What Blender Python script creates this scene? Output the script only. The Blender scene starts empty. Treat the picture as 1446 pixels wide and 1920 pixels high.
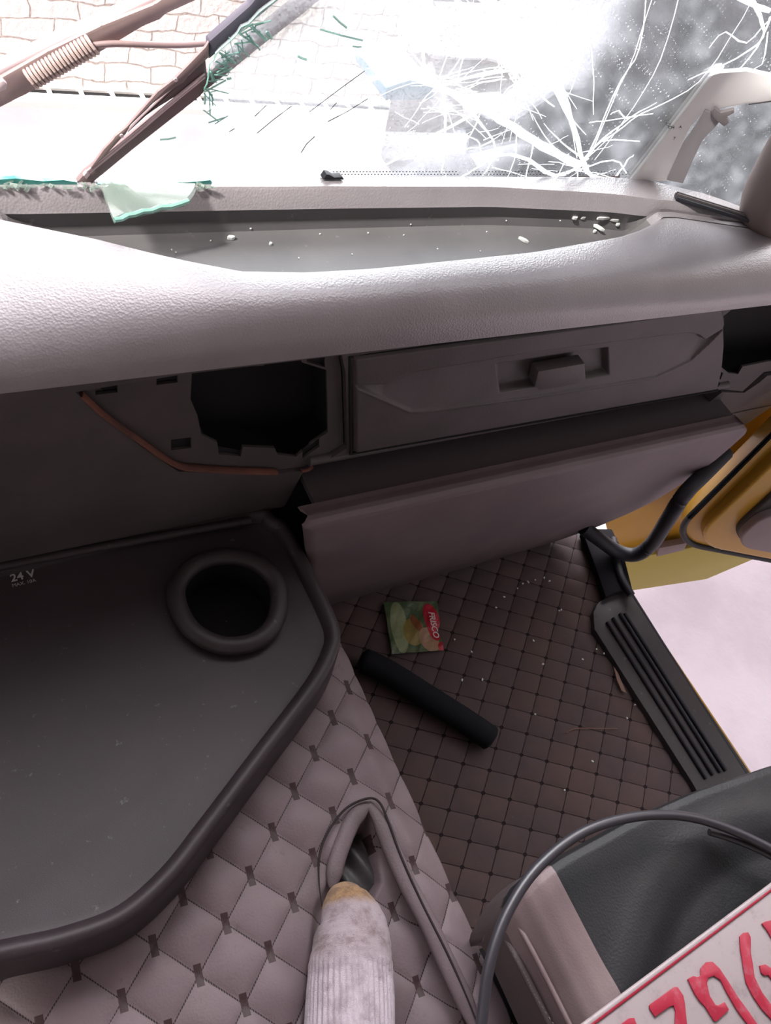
import bpy, bmesh, math, random
import numpy as np
from mathutils import Vector, Matrix

random.seed(7)
rng = np.random.default_rng(7)
SC = bpy.context.scene
COL = SC.collection

# ------------------------------------------------------------ camera, light, exposure
FPX = 1440.0
_R = np.array([[.86680073, -.41744574, .27275547],
               [.19685262, .78901516, .58198293],
               [-.45815449, -.4507706, .7660942]])          # right, up, back of the camera in the world
CAM = np.array([0.0, 0.0, 1.3])
cd = bpy.data.cameras.new('camera')
cam = bpy.data.objects.new('camera', cd)
COL.objects.link(cam)
cd.sensor_fit = 'VERTICAL'
cd.sensor_height = 24.0
cd.lens = 24.0 * FPX / 1920.0
cd.clip_start = 0.01
_m = Matrix([[_R[0][i], _R[1][i], _R[2][i]] for i in range(3)]).to_4x4()
_m.translation = Vector(CAM)
cam.matrix_world = _m
SC.camera = cam

SKY = 0.6
GLOW = 14.0
SUN = 12.0
w = bpy.data.worlds.new('overcast_sky')
SC.world = w
w.use_nodes = True
bg = w.node_tree.nodes['Background']
bg.inputs['Color'].default_value = (1.0, 0.955, 0.985, 1)
# overcast sky, much brighter where the sun stands behind thin cloud ahead of the truck
wt = w.node_tree
def wm(op, a, b):
    n_ = wt.nodes.new('ShaderNodeMath'); n_.operation = op
    for i_, v_ in enumerate((a, b)):
        if isinstance(v_, float): n_.inputs[i_].default_value = v_
        else: wt.links.new(v_, n_.inputs[i_])
    return n_.outputs[0]
tcw = wt.nodes.new('ShaderNodeTexCoord')
dpw = wt.nodes.new('ShaderNodeVectorMath'); dpw.operation = 'DOT_PRODUCT'
wt.links.new(tcw.outputs['Generated'], dpw.inputs[0])
dpw.inputs[1].default_value = Vector((.40, .78, .56)).normalized()
lobe = wm('POWER', wm('MAXIMUM', dpw.outputs['Value'], 0.0), 6.0)
wt.links.new(wm('ADD', wm('MULTIPLY', lobe, GLOW), SKY), bg.inputs['Strength'])
sl = bpy.data.lights.new('sun', 'SUN')
sl.energy = SUN
sl.angle = math.radians(9)
sl.color = (1.0, 0.96, 0.9)
sun = bpy.data.objects.new('sun', sl)
COL.objects.link(sun)
sun.rotation_mode = 'QUATERNION'
sun.rotation_quaternion = Vector((1.0, .10, -1.1)).to_track_quat('-Z', 'Y')
sun.location = (-6, -4, 9)
SC.view_settings.view_transform = 'Standard'
SC.view_settings.look = 'None'
SC.view_settings.gamma = 1.0
SC.view_settings.exposure = 0.35

# ------------------------------------------------------------ helpers
def ray(px, py):
    return _R[0] * (px - 723) / FPX - _R[1] * (py - 960) / FPX - _R[2]

def P(px, py, x=None, y=None, z=None, pl=None):
    """world point seen at a place of the photo, on a plane of the cab"""
    d = ray(px, py)
    if pl is not None:
        o, n = np.array(pl[0], float), np.array(pl[1], float)
        t = np.dot(o - CAM, n) / np.dot(d, n)
    elif z is not None: t = (z - CAM[2]) / d[2]
    elif y is not None: t = (y - CAM[1]) / d[1]
    else: t = (x - CAM[0]) / d[0]
    return CAM + d * t

def depth_of(p):
    return float(-np.dot(_R[2], np.array(p) - CAM))

def srgb(r, g, b):
    f = lambda c: (c / 255 / 12.92) if c / 255 <= .04045 else ((c / 255 + .055) / 1.055) ** 2.4
    return (f(r), f(g), f(b), 1)

def tag(o, label=None, cat=None, group=None, kind=None):
    if label: o['label'] = label
    if cat: o['category'] = cat
    if group: o['group'] = group
    if kind: o['kind'] = kind
    return o

def empty(name, loc=(0, 0, 0), label=None, cat=None, group=None, kind=None):
    o = bpy.data.objects.new(name, None)
    COL.objects.link(o)
    o.location = loc
    o.empty_display_size = .02
    return tag(o, label, cat, group, kind)

def link(name, me, mat=None, parent=None, smooth=False):
    o = bpy.data.objects.new(name, me)
    COL.objects.link(o)
    if mat:
        for mm in (mat if isinstance(mat, (list, tuple)) else [mat]): me.materials.append(mm)
    if smooth:
        me.polygons.foreach_set('use_smooth', [True] * len(me.polygons))
    if parent:
        o.parent = parent
        o.matrix_parent_inverse = Matrix.Translation(-Vector(parent.location)) if parent.type == 'EMPTY' else Matrix.Identity(4)
        if parent.type != 'EMPTY' and parent.parent:
            pass
    return o

def mesh(name, V, Fc):
    me = bpy.data.meshes.new(name)
    me.from_pydata([tuple(map(float, v)) for v in V], [], Fc)
    me.validate()
    me.update()
    return me

def recalc(me):
    bm = bmesh.new(); bm.from_mesh(me)
    bmesh.ops.recalc_face_normals(bm, faces=bm.faces)
    bm.to_mesh(me); bm.free()
    return me

def auto_smooth(me, ang=35):
    bm = bmesh.new(); bm.from_mesh(me)
    for f in bm.faces: f.smooth = True
    for e in bm.edges:
        if len(e.link_faces) == 2 and e.calc_face_angle(0) > math.radians(ang): e.smooth = False
    bm.to_mesh(me); bm.free()

def prism(name, pts, off, mat, parent=None, bevel=0, seg=2):
    """extrude a 3d polygon by a vector"""
    n = len(pts)
    pts = [np.array(p, float) for p in pts]
    off = np.array(off, float)
    V = pts + [p + off for p in pts]
    Fc = [tuple(range(n)), tuple(range(2 * n - 1, n - 1, -1))] + [(i, (i + 1) % n, n + (i + 1) % n, n + i) for i in range(n)]
    me = recalc(mesh(name, V, Fc))
    if bevel:
        bm = bmesh.new(); bm.from_mesh(me)
        bmesh.ops.bevel(bm, geom=list(bm.edges), offset=bevel, segments=seg, profile=.6, affect='EDGES', clamp_overlap=True)
        bm.to_mesh(me); bm.free()
        auto_smooth(me, 40)
    return link(name, me, mat, parent)

def box(name, lo, hi, mat, parent=None, bevel=0):
    x0, y0, z0 = lo; x1, y1, z1 = hi
    return prism(name, [(x0, y0, z0), (x1, y0, z0), (x1, y1, z0), (x0, y1, z0)], (0, 0, z1 - z0), mat, parent, bevel)

def catmull(pts, n=8, closed=False):
    pts = [np.array(p, float) for p in pts]
    out = []
    m = len(pts)
    rngi = range(m) if closed else range(m - 1)
    for i in rngi:
        if closed:
            p0, p1, p2, p3 = pts[i - 1], pts[i], pts[(i + 1) % m], pts[(i + 2) % m]
        else:
            p0, p1, p2, p3 = pts[max(i - 1, 0)], pts[i], pts[i + 1], pts[min(i + 2, m - 1)]
        for k in range(n):
            t = k / n
            out.append(.5 * ((2 * p1) + (-p0 + p2) * t + (2 * p0 - 5 * p1 + 4 * p2 - p3) * t * t + (-p0 + 3 * p1 - 3 * p2 + p3) * t ** 3))
    if not closed: out.append(pts[-1])
    return out

def tube_data(path, rad, seg=10, V=None, Fc=None, flat=1.0, up=(0, 0, 1), closed=False, cap=True):
    V = [] if V is None else V
    Fc = [] if Fc is None else Fc
    path = [np.array(p, float) for p in path]
    n = len(path)
    rads = rad if isinstance(rad, (list, tuple, np.ndarray)) else [rad] * n
    base = len(V)
    upv = np.array(up, float)
    for i, p in enumerate(path):
        a = path[(i + 1) % n] if (closed or i < n - 1) else p
        b = path[i - 1] if (closed or i > 0) else p
        t = a - b
        t = t / (np.linalg.norm(t) + 1e-12)
        s = np.cross(t, upv)
        if np.linalg.norm(s) < 1e-4: s = np.cross(t, np.array((1, 0, .01)))
        s /= np.linalg.norm(s)
        u = np.cross(s, t)
        for k in range(seg):
            a_ = 2 * math.pi * (k + (.5 if seg != 4 else 0)) / seg
            V.append(p + rads[i] * (math.cos(a_) * s + flat * math.sin(a_) * u))
    m = n if closed else n - 1
    for i in range(m):
        for k in range(seg):
            a0 = base + i * seg + k; a1 = base + i * seg + (k + 1) % seg
            j = (i + 1) % n
            b0 = base + j * seg + k; b1 = base + j * seg + (k + 1) % seg
            Fc.append((a0, a1, b1, b0))
    if cap and not closed:
        Fc.append(tuple(base + k for k in range(seg))[::-1])
        Fc.append(tuple(base + (n - 1) * seg + k for k in range(seg)))
    return V, Fc

def tube(name, path, rad, mat, parent=None, seg=12, **kw):
    V, Fc = tube_data(path, rad, seg, **kw)
    me = recalc(mesh(name, V, Fc))
    auto_smooth(me, 50)
    return link(name, me, mat, parent)

def grid(name, fn, nu, nv, mat, parent=None, uvfn=None, smooth=True, keep=None):
    """fn(U, V) arrays 0..1 -> X, Y, Z arrays"""
    U, W = np.meshgrid(np.linspace(0, 1, nu), np.linspace(0, 1, nv), indexing='ij')
    X, Y, Z = fn(U, W)
    V = np.stack([X.ravel(), Y.ravel(), Z.ravel()], 1)
    Fc = []
    for i in range(nu - 1):
        for j in range(nv - 1):
            if keep is not None and not keep[i, j]: continue
            a = i * nv + j
            Fc.append((a, a + nv, a + nv + 1, a + 1))
    me = bpy.data.meshes.new(name)
    me.from_pydata(V.tolist(), [], Fc)
    me.update()
    if uvfn is not None:
        uvl = me.uv_layers.new(name='quilt')
        uu, vv = uvfn(U, W, X, Y, Z)
        uu = uu.ravel(); vv = vv.ravel()
        li = np.zeros(len(me.loops), dtype=np.int32)
        me.loops.foreach_get('vertex_index', li)
        uvl.data.foreach_set('uv', np.stack([uu[li], vv[li]], 1).ravel())
    return link(name, me, mat, parent, smooth)

def sdf(X, Y, poly):
    """signed distance to polygon, negative inside"""
    poly = np.array(poly, float)
    d = np.full(X.shape, 1e9); inside = np.zeros(X.shape, bool)
    n = len(poly)
    for i in range(n):
        a, b = poly[i], poly[(i + 1) % n]
        e = b - a
        wx, wy = X - a[0], Y - a[1]
        t = np.clip((wx * e[0] + wy * e[1]) / (e @ e + 1e-12), 0, 1)
        d = np.minimum(d, np.hypot(wx - t * e[0], wy - t * e[1]))
        c = (a[1] > Y) != (b[1] > Y)
        with np.errstate(divide='ignore', invalid='ignore'):
            xi = (b[0] - a[0]) * (Y - a[1]) / (b[1] - a[1] + 1e-15) + a[0]
        inside ^= c & (X < xi)
    return np.where(inside, -d, d)

def sstep(a, b, x):
    t = np.clip((x - a) / (b - a), 0, 1)
    return t * t * (3 - 2 * t)

def boolean_cut(obj, cutters):
    """cut with prisms, then throw the cutters away"""
    for c in cutters:
        md = obj.modifiers.new('cut', 'BOOLEAN')
        md.operation = 'DIFFERENCE'; md.solver = 'EXACT'; md.object = c
    dg = bpy.context.evaluated_depsgraph_get()
    dg.update()
    me = bpy.data.meshes.new_from_object(obj.evaluated_get(dg))
    obj.modifiers.clear()
    old = obj.data
    obj.data = me
    bpy.data.meshes.remove(old)
    for c in cutters:
        cm = c.data
        bpy.data.objects.remove(c)
        bpy.data.meshes.remove(cm)

def text_mesh(name, s, size, origin, xdir, ydir, mat, parent=None, extrude=.0002, bold=0.0, shear=0.0):
    cu = bpy.data.curves.new(name, 'FONT')
    cu.body = s; cu.size = size; cu.extrude = extrude; cu.offset = bold; cu.shear = shear
    o = bpy.data.objects.new(name, cu)
    COL.objects.link(o)
    dg = bpy.context.evaluated_depsgraph_get(); dg.update()
    me = bpy.data.meshes.new_from_object(o.evaluated_get(dg))
    bpy.data.objects.remove(o)
    x = Vector(xdir).normalized(); y = Vector(ydir); y = (y - x * y.dot(x)).normalized(); z = x.cross(y)
    M = Matrix([[x[i], y[i], z[i]] for i in range(3)]).to_4x4(); M.translation = Vector(origin)
    me.transform(M)
    return link(name, me, mat, parent)

# ------------------------------------------------------------ node expressions
class X:
    def __init__(s, nt, sock): s.nt, s.s = nt, sock
    def _op(s, op, *o, clamp=False):
        n = s.nt.nodes.new('ShaderNodeMath'); n.operation = op; n.use_clamp = clamp
        for i, v in enumerate((s,) + o):
            if isinstance(v, X): s.nt.links.new(v.s, n.inputs[i])
            else: n.inputs[i].default_value = v
        return X(s.nt, n.outputs[0])
    def __add__(s, o): return s._op('ADD', o)
    def __sub__(s, o): return s._op('SUBTRACT', o)
    def __mul__(s, o): return s._op('MULTIPLY', o)
    def __rsub__(s, o): return (s * -1.0) + o
    __radd__ = __add__; __rmul__ = __mul__
    def abs(s): return s._op('ABSOLUTE')
    def rnd(s): return s._op('ROUND')
    def lt(s, v): return s._op('LESS_THAN', v)
    def gt(s, v): return s._op('GREATER_THAN', v)
    def min(s, o): return s._op('MINIMUM', o)
    def max(s, o): return s._op('MAXIMUM', o)
    def sin(s): return s._op('SINE')
    def clamp(s): return s._op('ADD', 0.0, clamp=True)
    def step(s, a, b):
        n = s.nt.nodes.new('ShaderNodeMapRange'); n.interpolation_type = 'SMOOTHSTEP'
        s.nt.links.new(s.s, n.inputs[0]); n.inputs[1].default_value = a; n.inputs[2].default_value = b
        return X(s.nt, n.outputs[0])

class Mt:
    """a principled material with shorthand for procedural nodes"""
    def __init__(s, name, col=(.5, .5, .5, 1), rough=.5, metal=0, spec=.5, coat=0, trans=0, sheen=0):
        s.m = bpy.data.materials.new(name); s.m.use_nodes = True
        s.nt = s.m.node_tree; s.b = s.nt.nodes['Principled BSDF']
        s.b.inputs['Base Color'].default_value = col
        s.b.inputs['Roughness'].default_value = rough
        s.b.inputs['Metallic'].default_value = metal
        s.b.inputs['Specular IOR Level'].default_value = spec
        s.b.inputs['Coat Weight'].default_value = coat
        s.b.inputs['Transmission Weight'].default_value = trans
        s.b.inputs['Sheen Weight'].default_value = sheen
        s._c = None
    def coord(s, which='Object'):
        if s._c is None: s._c = s.nt.nodes.new('ShaderNodeTexCoord')
        return s._c.outputs[which]
    def xyz(s, which='Object'):
        n = s.nt.nodes.new('ShaderNodeSeparateXYZ'); s.nt.links.new(s.coord(which), n.inputs[0])
        return [X(s.nt, o) for o in n.outputs]
    def noise(s, scale, detail=3, rough=.5, which='Object', stretch=None, dist=0):
        n = s.nt.nodes.new('ShaderNodeTexNoise'); n.inputs['Scale'].default_value = scale
        n.inputs['Detail'].default_value = detail; n.inputs['Roughness'].default_value = rough
        n.inputs['Distortion'].default_value = dist
        src = s.coord(which)
        if stretch:
            mp = s.nt.nodes.new('ShaderNodeMapping'); mp.inputs['Scale'].default_value = stretch
            s.nt.links.new(src, mp.inputs[0]); src = mp.outputs[0]
        s.nt.links.new(src, n.inputs['Vector'])
        return X(s.nt, n.outputs['Fac'])
    def voronoi(s, scale, feature='F1', which='Object'):
        n = s.nt.nodes.new('ShaderNodeTexVoronoi'); n.feature = feature; n.inputs['Scale'].default_value = scale
        s.nt.links.new(s.coord(which), n.inputs['Vector'])
        return X(s.nt, n.outputs['Distance'])
    def mix(s, f, a, b):
        n = s.nt.nodes.new('ShaderNodeMix'); n.data_type = 'RGBA'
        if isinstance(f, X): s.nt.links.new(f.s, n.inputs['Factor'])
        else: n.inputs['Factor'].default_value = f
        for v, k in ((a, 6), (b, 7)):
            if isinstance(v, tuple): n.inputs[k].default_value = v
            else: s.nt.links.new(v, n.inputs[k])
        return n.outputs[2]
    def color(s, sock): s.nt.links.new(sock, s.b.inputs['Base Color']); return s
    def roughness(s, x): s.nt.links.new(x.s, s.b.inputs['Roughness']); return s
    def bump(s, h, strength=.4, dist=.001):
        n = s.nt.nodes.new('ShaderNodeBump'); n.inputs['Strength'].default_value = strength
        n.inputs['Distance'].default_value = dist
        s.nt.links.new(h.s, n.inputs['Height']); s.nt.links.new(n.outputs[0], s.b.inputs['Normal'])
        return s

def plastic(name, c1, c2, rough, grain=420, gs=.5, spec=.5, dirt=None):
    k = Mt(name, c1, rough, spec=spec)
    nz = k.noise(9, 4)
    col = k.mix(nz.step(.35, .7), c1, c2)
    if dirt:
        d = k.noise(60, 5, .7).step(.63, .72)
        col = k.mix(d * .5, col, dirt)
    k.color(col)
    if grain: k.bump(k.voronoi(grain) + k.noise(grain * .6, 2) * .6, gs, .0006)
    return k.m

M = {}
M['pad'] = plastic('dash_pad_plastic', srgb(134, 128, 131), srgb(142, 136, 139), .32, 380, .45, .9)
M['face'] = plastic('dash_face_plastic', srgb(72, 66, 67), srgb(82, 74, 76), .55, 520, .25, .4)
M['tray'] = plastic('dash_tray_plastic', srgb(96, 94, 95), srgb(106, 103, 104), .4, 0, 0, .5, srgb(150, 145, 142))
M['tray2'] = plastic('console_plastic', srgb(46, 39, 42), srgb(54, 46, 50), .5, 700, .12, .35, srgb(100, 104, 102))
M['dark'] = Mt('cavity_shade', srgb(30, 29, 31), .8, spec=.2).m  # flat dark colour standing in for shade inside openings and gaps
M['bezel'] = plastic('bezel_plastic', srgb(66, 61, 61), srgb(78, 68, 70), .6, 600, .2, .4)
M['brown'] = plastic('brown_foam', srgb(112, 72, 61), srgb(84, 60, 54), .85, 700, .3, .2)
M['flap'] = plastic('lower_panel_plastic', srgb(104, 90, 94), srgb(112, 98, 101), .6, 520, .25, .4)
M['rubber'] = plastic('black_rubber', srgb(34, 34, 40), srgb(42, 42, 48), .6, 300, .3, .4)
M['sill'] = plastic('sill_plastic', srgb(52, 49, 51), srgb(62, 56, 58), .5, 600, .2, .4, srgb(110, 100, 96))
M['yellow'] = Mt('yellow_paint', srgb(172, 132, 46), .35, spec=.4, coat=.2).m
M['olive'] = Mt('dusty_yellow_paint', srgb(168, 156, 76), .5, spec=.5).m
M['doortrim'] = plastic('door_trim_plastic', srgb(58, 54, 56), srgb(66, 62, 62), .6, 500, .2, .4)
M['doorgrey'] = plastic('door_armrest_plastic', srgb(124, 112, 116), srgb(132, 120, 124), .6, 500, .2, .4)
M['white'] = Mt('white_paint', srgb(238, 236, 236), .5).m
M['greyseal'] = Mt('grey_seal', srgb(150, 146, 148), .6).m
M['ink'] = Mt('black_print', srgb(60, 56, 56), .7).m
M['silverink'] = Mt('pale_print', srgb(170, 165, 165), .6).m
M['cab'] = Mt('cab_lining', srgb(172, 165, 162), .9, spec=.2).m
M['cable'] = Mt('cable_rubber', srgb(52, 50, 56), .36, spec=.6).m

def leather(name, c1, c2, rough, grain=260, gs=.35, spec=.4):
    k = Mt(name, c1, rough, spec=spec)
    k.color(k.mix(k.noise(14, 4).step(.35, .7), c1, c2))
    k.bump(k.voronoi(grain) + k.noise(grain * .7, 3), gs, .0008)
    return k.m
M['seatblack'] = leather('black_seat_leather', srgb(37, 38, 40), srgb(46, 45, 47), .5, 380, .3, .25)
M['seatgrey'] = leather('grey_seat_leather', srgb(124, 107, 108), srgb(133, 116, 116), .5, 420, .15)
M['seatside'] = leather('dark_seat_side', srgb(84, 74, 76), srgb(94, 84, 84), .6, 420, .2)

# quilted leatherette on the engine tunnel: stitched diamonds with dark tabs where seams cross
k = Mt('quilted_leatherette', rough=.55, spec=.35)
u, v, _ = k.xyz('UV')
su, sv = u - u.rnd(), v - v.rnd()
wob = k.noise(30, 2) * .02 - .01
th = (su.abs().min(sv.abs()) + wob).lt(.013)
dash = ((u + v) * 110.0).sin().gt(-.75)
tab = (su - sv).abs().lt(.27) * (su + sv).abs().lt(.105)
basec = k.mix(k.noise(7, 5, .6).step(.4, .72), srgb(118, 104, 108), srgb(106, 92, 95))
basec = k.mix(k.noise(45, 5, .75).step(.60, .74) * .45, basec, srgb(84, 70, 68))
c = k.mix(th * dash, basec, srgb(40, 30, 33))
c = k.mix(tab, c, srgb(62, 46, 48))
k.color(c)
k.bump(k.voronoi(330) * .8 + k.noise(420, 2) - (th * 2.0) + tab * .8, .3, .0009)
M['quilt'] = k.m
# quilted floor mat
k = Mt('quilted_floor_mat', rough=.85, spec=.15)
u, v, _ = k.xyz('UV')
su, sv = u - u.rnd(), v - v.rnd()
wob = k.noise(40, 2) * .03 - .015
ln = (su.abs().min(sv.abs()) + wob).lt(.018)
r2 = (su * su + sv * sv)
knot = (r2 + k.noise(70, 2) * .006).lt(.0098)
basec = k.mix(k.noise(6, 5, .6).step(.35, .7), srgb(88, 76, 78), srgb(100, 84, 80))
basec = k.mix(k.noise(90, 4, .8).step(.64, .72) * .35, basec, srgb(140, 124, 112))
c = k.mix(ln, basec, srgb(48, 38, 40))
c = k.mix(knot, c, srgb(42, 33, 36))
k.color(c)
k.bump(k.noise(900, 3) + k.noise(60, 3) - ln, .4, .001)
M['mat'] = k.m

def poly2(pts, z): return [P(a, b, z=z)[:2] for a, b in pts]

# ------------------------------------------------------------ outside: yard ground, stone wall, kerb grate
GZ = -1.3
k = Mt('concrete_ground', rough=.85, spec=.2)
k.color(k.mix(k.noise(2.2, 6, .65).step(.35, .7), srgb(146, 136, 142), srgb(136, 126, 132)))
n2 = k.noise(30, 6, .7)
k.color(k.mix(n2.step(.66, .74) * .3, k.b.inputs['Base Color'].links[0].from_socket, srgb(120, 112, 116)))
k.bump(n2, .3, .004)
tag(grid('ground', lambda U, W: (U * 24 - 10, W * 24 - 12, np.full_like(U, GZ)), 2, 2, k.m), kind='structure')

k = Mt('whitewashed_stone', rough=.9, spec=.1)
br = k.nt.nodes.new('ShaderNodeTexBrick')
mp = k.nt.nodes.new('ShaderNodeMapping'); mp.inputs['Rotation'].default_value = (math.pi / 2, 0, 0)
ns = k.nt.nodes.new('ShaderNodeTexNoise'); ns.inputs['Scale'].default_value = 6
k.nt.links.new(k.coord('Object'), ns.inputs['Vector'])
va = k.nt.nodes.new('ShaderNodeVectorMath'); va.operation = 'MULTIPLY_ADD'
va.inputs[1].default_value = (.09, .09, .09)
k.nt.links.new(ns.outputs['Color'], va.inputs[0]); k.nt.links.new(k.coord('Object'), va.inputs[2])
k.nt.links.new(va.outputs[0], mp.inputs[0]); k.nt.links.new(mp.outputs[0], br.inputs['Vector'])
br.inputs['Scale'].default_value = 1.0
br.inputs['Brick Width'].default_value = .27; br.inputs['Row Height'].default_value = .105
br.inputs['Mortar Size'].default_value = .006; br.inputs['Mortar Smooth'].default_value = .5
br.inputs['Color1'].default_value = srgb(252, 250, 249); br.inputs['Color2'].default_value = srgb(248, 245, 244)
br.inputs['Mortar'].default_value = srgb(186, 176, 172)
k.color(br.outputs['Color'])
k.bump(X(k.nt, br.outputs['Fac']) * -1.0 + k.noise(25, 5), .6, .02)
stone = k.m
tag(box('wall_front', (-8, 4.85, GZ - .1), (9, 5.2, .55), stone), kind='structure')
tag(box('trim_1', (-8, 4.70, GZ), (9, 4.852, GZ + .035), M['white']), kind='structure')
gr = empty('kerb_grate', (0.7, 4.7, GZ), 'long dark slotted gutter grating at the foot of the whitewashed stone wall', 'grating')
box('grate_shade', (-.6, 4.765, GZ + .036), (3.9, 4.849, GZ + .038), M['dark'], gr)  # thin dark sheet painting the shade between the bars
for i in range(25):
    xx = -.6 + i * .18
    box('bar', (xx - .012, 4.765, GZ + .0385), (xx + .012, 4.849, GZ + .05), M['white'], gr)
box('rail', (-.6, 4.83, GZ + .0385), (3.9, 4.849, GZ + .052), M['white'], gr)
box('rail', (-.6, 4.755, GZ + .0385), (3.9, 4.77, GZ + .052), M['white'], gr)

# parked vehicle on the right beyond the windscreen
pv = empty('parked_truck', (3.4, 3.2, GZ), 'dark grey parked truck cab outside beyond the cracked windscreen glass', 'truck')
k = Mt('grey_truck_paint', srgb(72, 68, 68), .5, spec=.3)
k.color(k.mix(k.noise(3, 5, .7).step(.35, .7), srgb(68, 64, 64), srgb(84, 79, 78)))
grey_paint = k.m
blue_grey = Mt('blue_grey_paint', srgb(66, 66, 74), .5).m
def plpoly(pts, pl): return [P(a, b, pl=pl) for a, b in pts]
def veh(name, pts, y, dy, mat, bev=.02):
    return prism(name, [P(a, b, y=y) for a, b in pts], (0, dy, 0), mat, pv, bev)
veh('cab_body', [(1035, -60), (1325, -60), (1335, 60), (1330, 130), (1310, 170), (1285, 300), (1270, 420), (1040, 420), (1030, 200)], 3.0, 1.4, grey_paint, .03)
veh('side_panel', [(1300, -80), (1640, -80), (1640, 345), (1250, 345), (1290, 200)], 3.25, 1.1, blue_grey, .02)
veh('door_curtain', [(975, 160), (1035, 130), (1060, 330), (965, 330)], 3.0, .4, Mt('tan_panel', srgb(98, 90, 86), .6).m, .02)
veh('recess_panel', [(1150, 105), (1305, 100), (1300, 140), (1165, 150)], 2.97, .04, Mt('mid_grey_panel', srgb(88, 84, 84), .5).m, .012)
veh('bumper', [(840, 230), (935, 215), (985, 250), (975, 420), (800, 420), (830, 300)], 2.9, .6, Mt('brown_bumper', srgb(72, 66, 66), .6).m, .03)
veh('wheel_arch', [(880, 200), (960, 195), (985, 240), (950, 290), (900, 290)], 2.75, .12, Mt('pale_arch', srgb(205, 200, 200), .5).m, .03)
veh('headlamp', [(723, 165), (770, 150), (815, 160), (815, 188), (723, 190)], 2.6, .3, Mt('blue_lens', srgb(70, 100, 118), .4).m, .01)
veh('indicator_lamp', [(1085, 228), (1096, 217), (1103, 235), (1096, 246), (1086, 245)], 2.7, .05, Mt('orange_lens', srgb(215, 120, 20), .3).m, .004)

# ------------------------------------------------------------ the truck shell around the camera
tag(box('floor', (-1.25, -1.0, -.06), (1.262, .80, -.012), M['rubber']), kind='structure')
tag(box('ceiling', (-1.25, -1.0, 1.62), (1.30, .65, 1.68), M['cab']), kind='structure')
tag(box('wall_rear', (-1.25, -1.05, -.06), (1.30, -1.0, 1.68), M['cab']), kind='structure')
wl = prism('wall_left', [(-1.25, -1.0, -.06), (-1.25, .85, -.06), (-1.25, .77, .8), (-1.25, .62, 1.66), (-1.25, -1.0, 1.66)], (-.05, 0, 0), M['cab'])
ct = prism('cutter', [(-1.2, -.35, 1.0), (-1.2, .6, 1.0), (-1.2, .5, 1.52), (-1.2, -.35, 1.52)], (-.2, 0, 0), None)
boolean_cut(wl, [ct])
tag(wl, kind='structure')
tag(box('wall_right', (1.25, -1.0, -.06), (1.30, -.45, 1.66), M['cab']), kind='structure')
tag(box('trim_2', (1.25, -.45, 1.50), (1.30, .60, 1.62), M['cab']), kind='structure')
tb = empty('truck_body', (0, -3.5, GZ), 'unseen white cargo box added to block sun, plus lower front of the truck around the camera', 'truck body')
box('added_cargo_box', (-1.25, -6.5, -.3), (1.25, -1.1, 2.3), M['white'], tb)  # unseen, added to keep sun off the ground beside the cab
prism('front_panel', [(-1.25, .86, -.9), (1.25, .86, -.9), (1.25, .86, .40), (-1.25, .86, .40)], (0, .04, 0), M['yellow'], tb)
box('sill_outer', (1.264, -.4, -.5), (1.285, .40, -.03), M['yellow'], tb, .004)

# ------------------------------------------------------------ floor mat
E1 = np.array([.04255724, -.02870303]); E2 = np.array([-.03264269, -.03107648]); O = np.array([.95550163, .33916373])
INV = np.linalg.inv(np.stack([E1, E2], 1))
def mat_uv(Xa, Ya): return (INV[0, 0] * (Xa - O[0]) + INV[0, 1] * (Ya - O[1]), INV[1, 0] * (Xa - O[0]) + INV[1, 1] * (Ya - O[1]))
def matf(U, W):
    Xa = .415 + U * .80; Ya = -.55 + W * 1.24
    a, b = mat_uv(Xa, Ya)
    h = .0045 * np.sqrt(np.abs(np.sin(np.pi * a) * np.sin(np.pi * b)))
    return Xa, Ya, h - .003 + .002 * np.sin(Xa * 9) * np.sin(Ya * 7)
fm = grid('floor_mat', matf, 330, 480, M['mat'], uvfn=lambda U, W, a, b, c: mat_uv(a, b))
tag(fm, 'brown quilted floor mat with diamond stitching covering the passenger footwell', 'floor mat')

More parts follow.
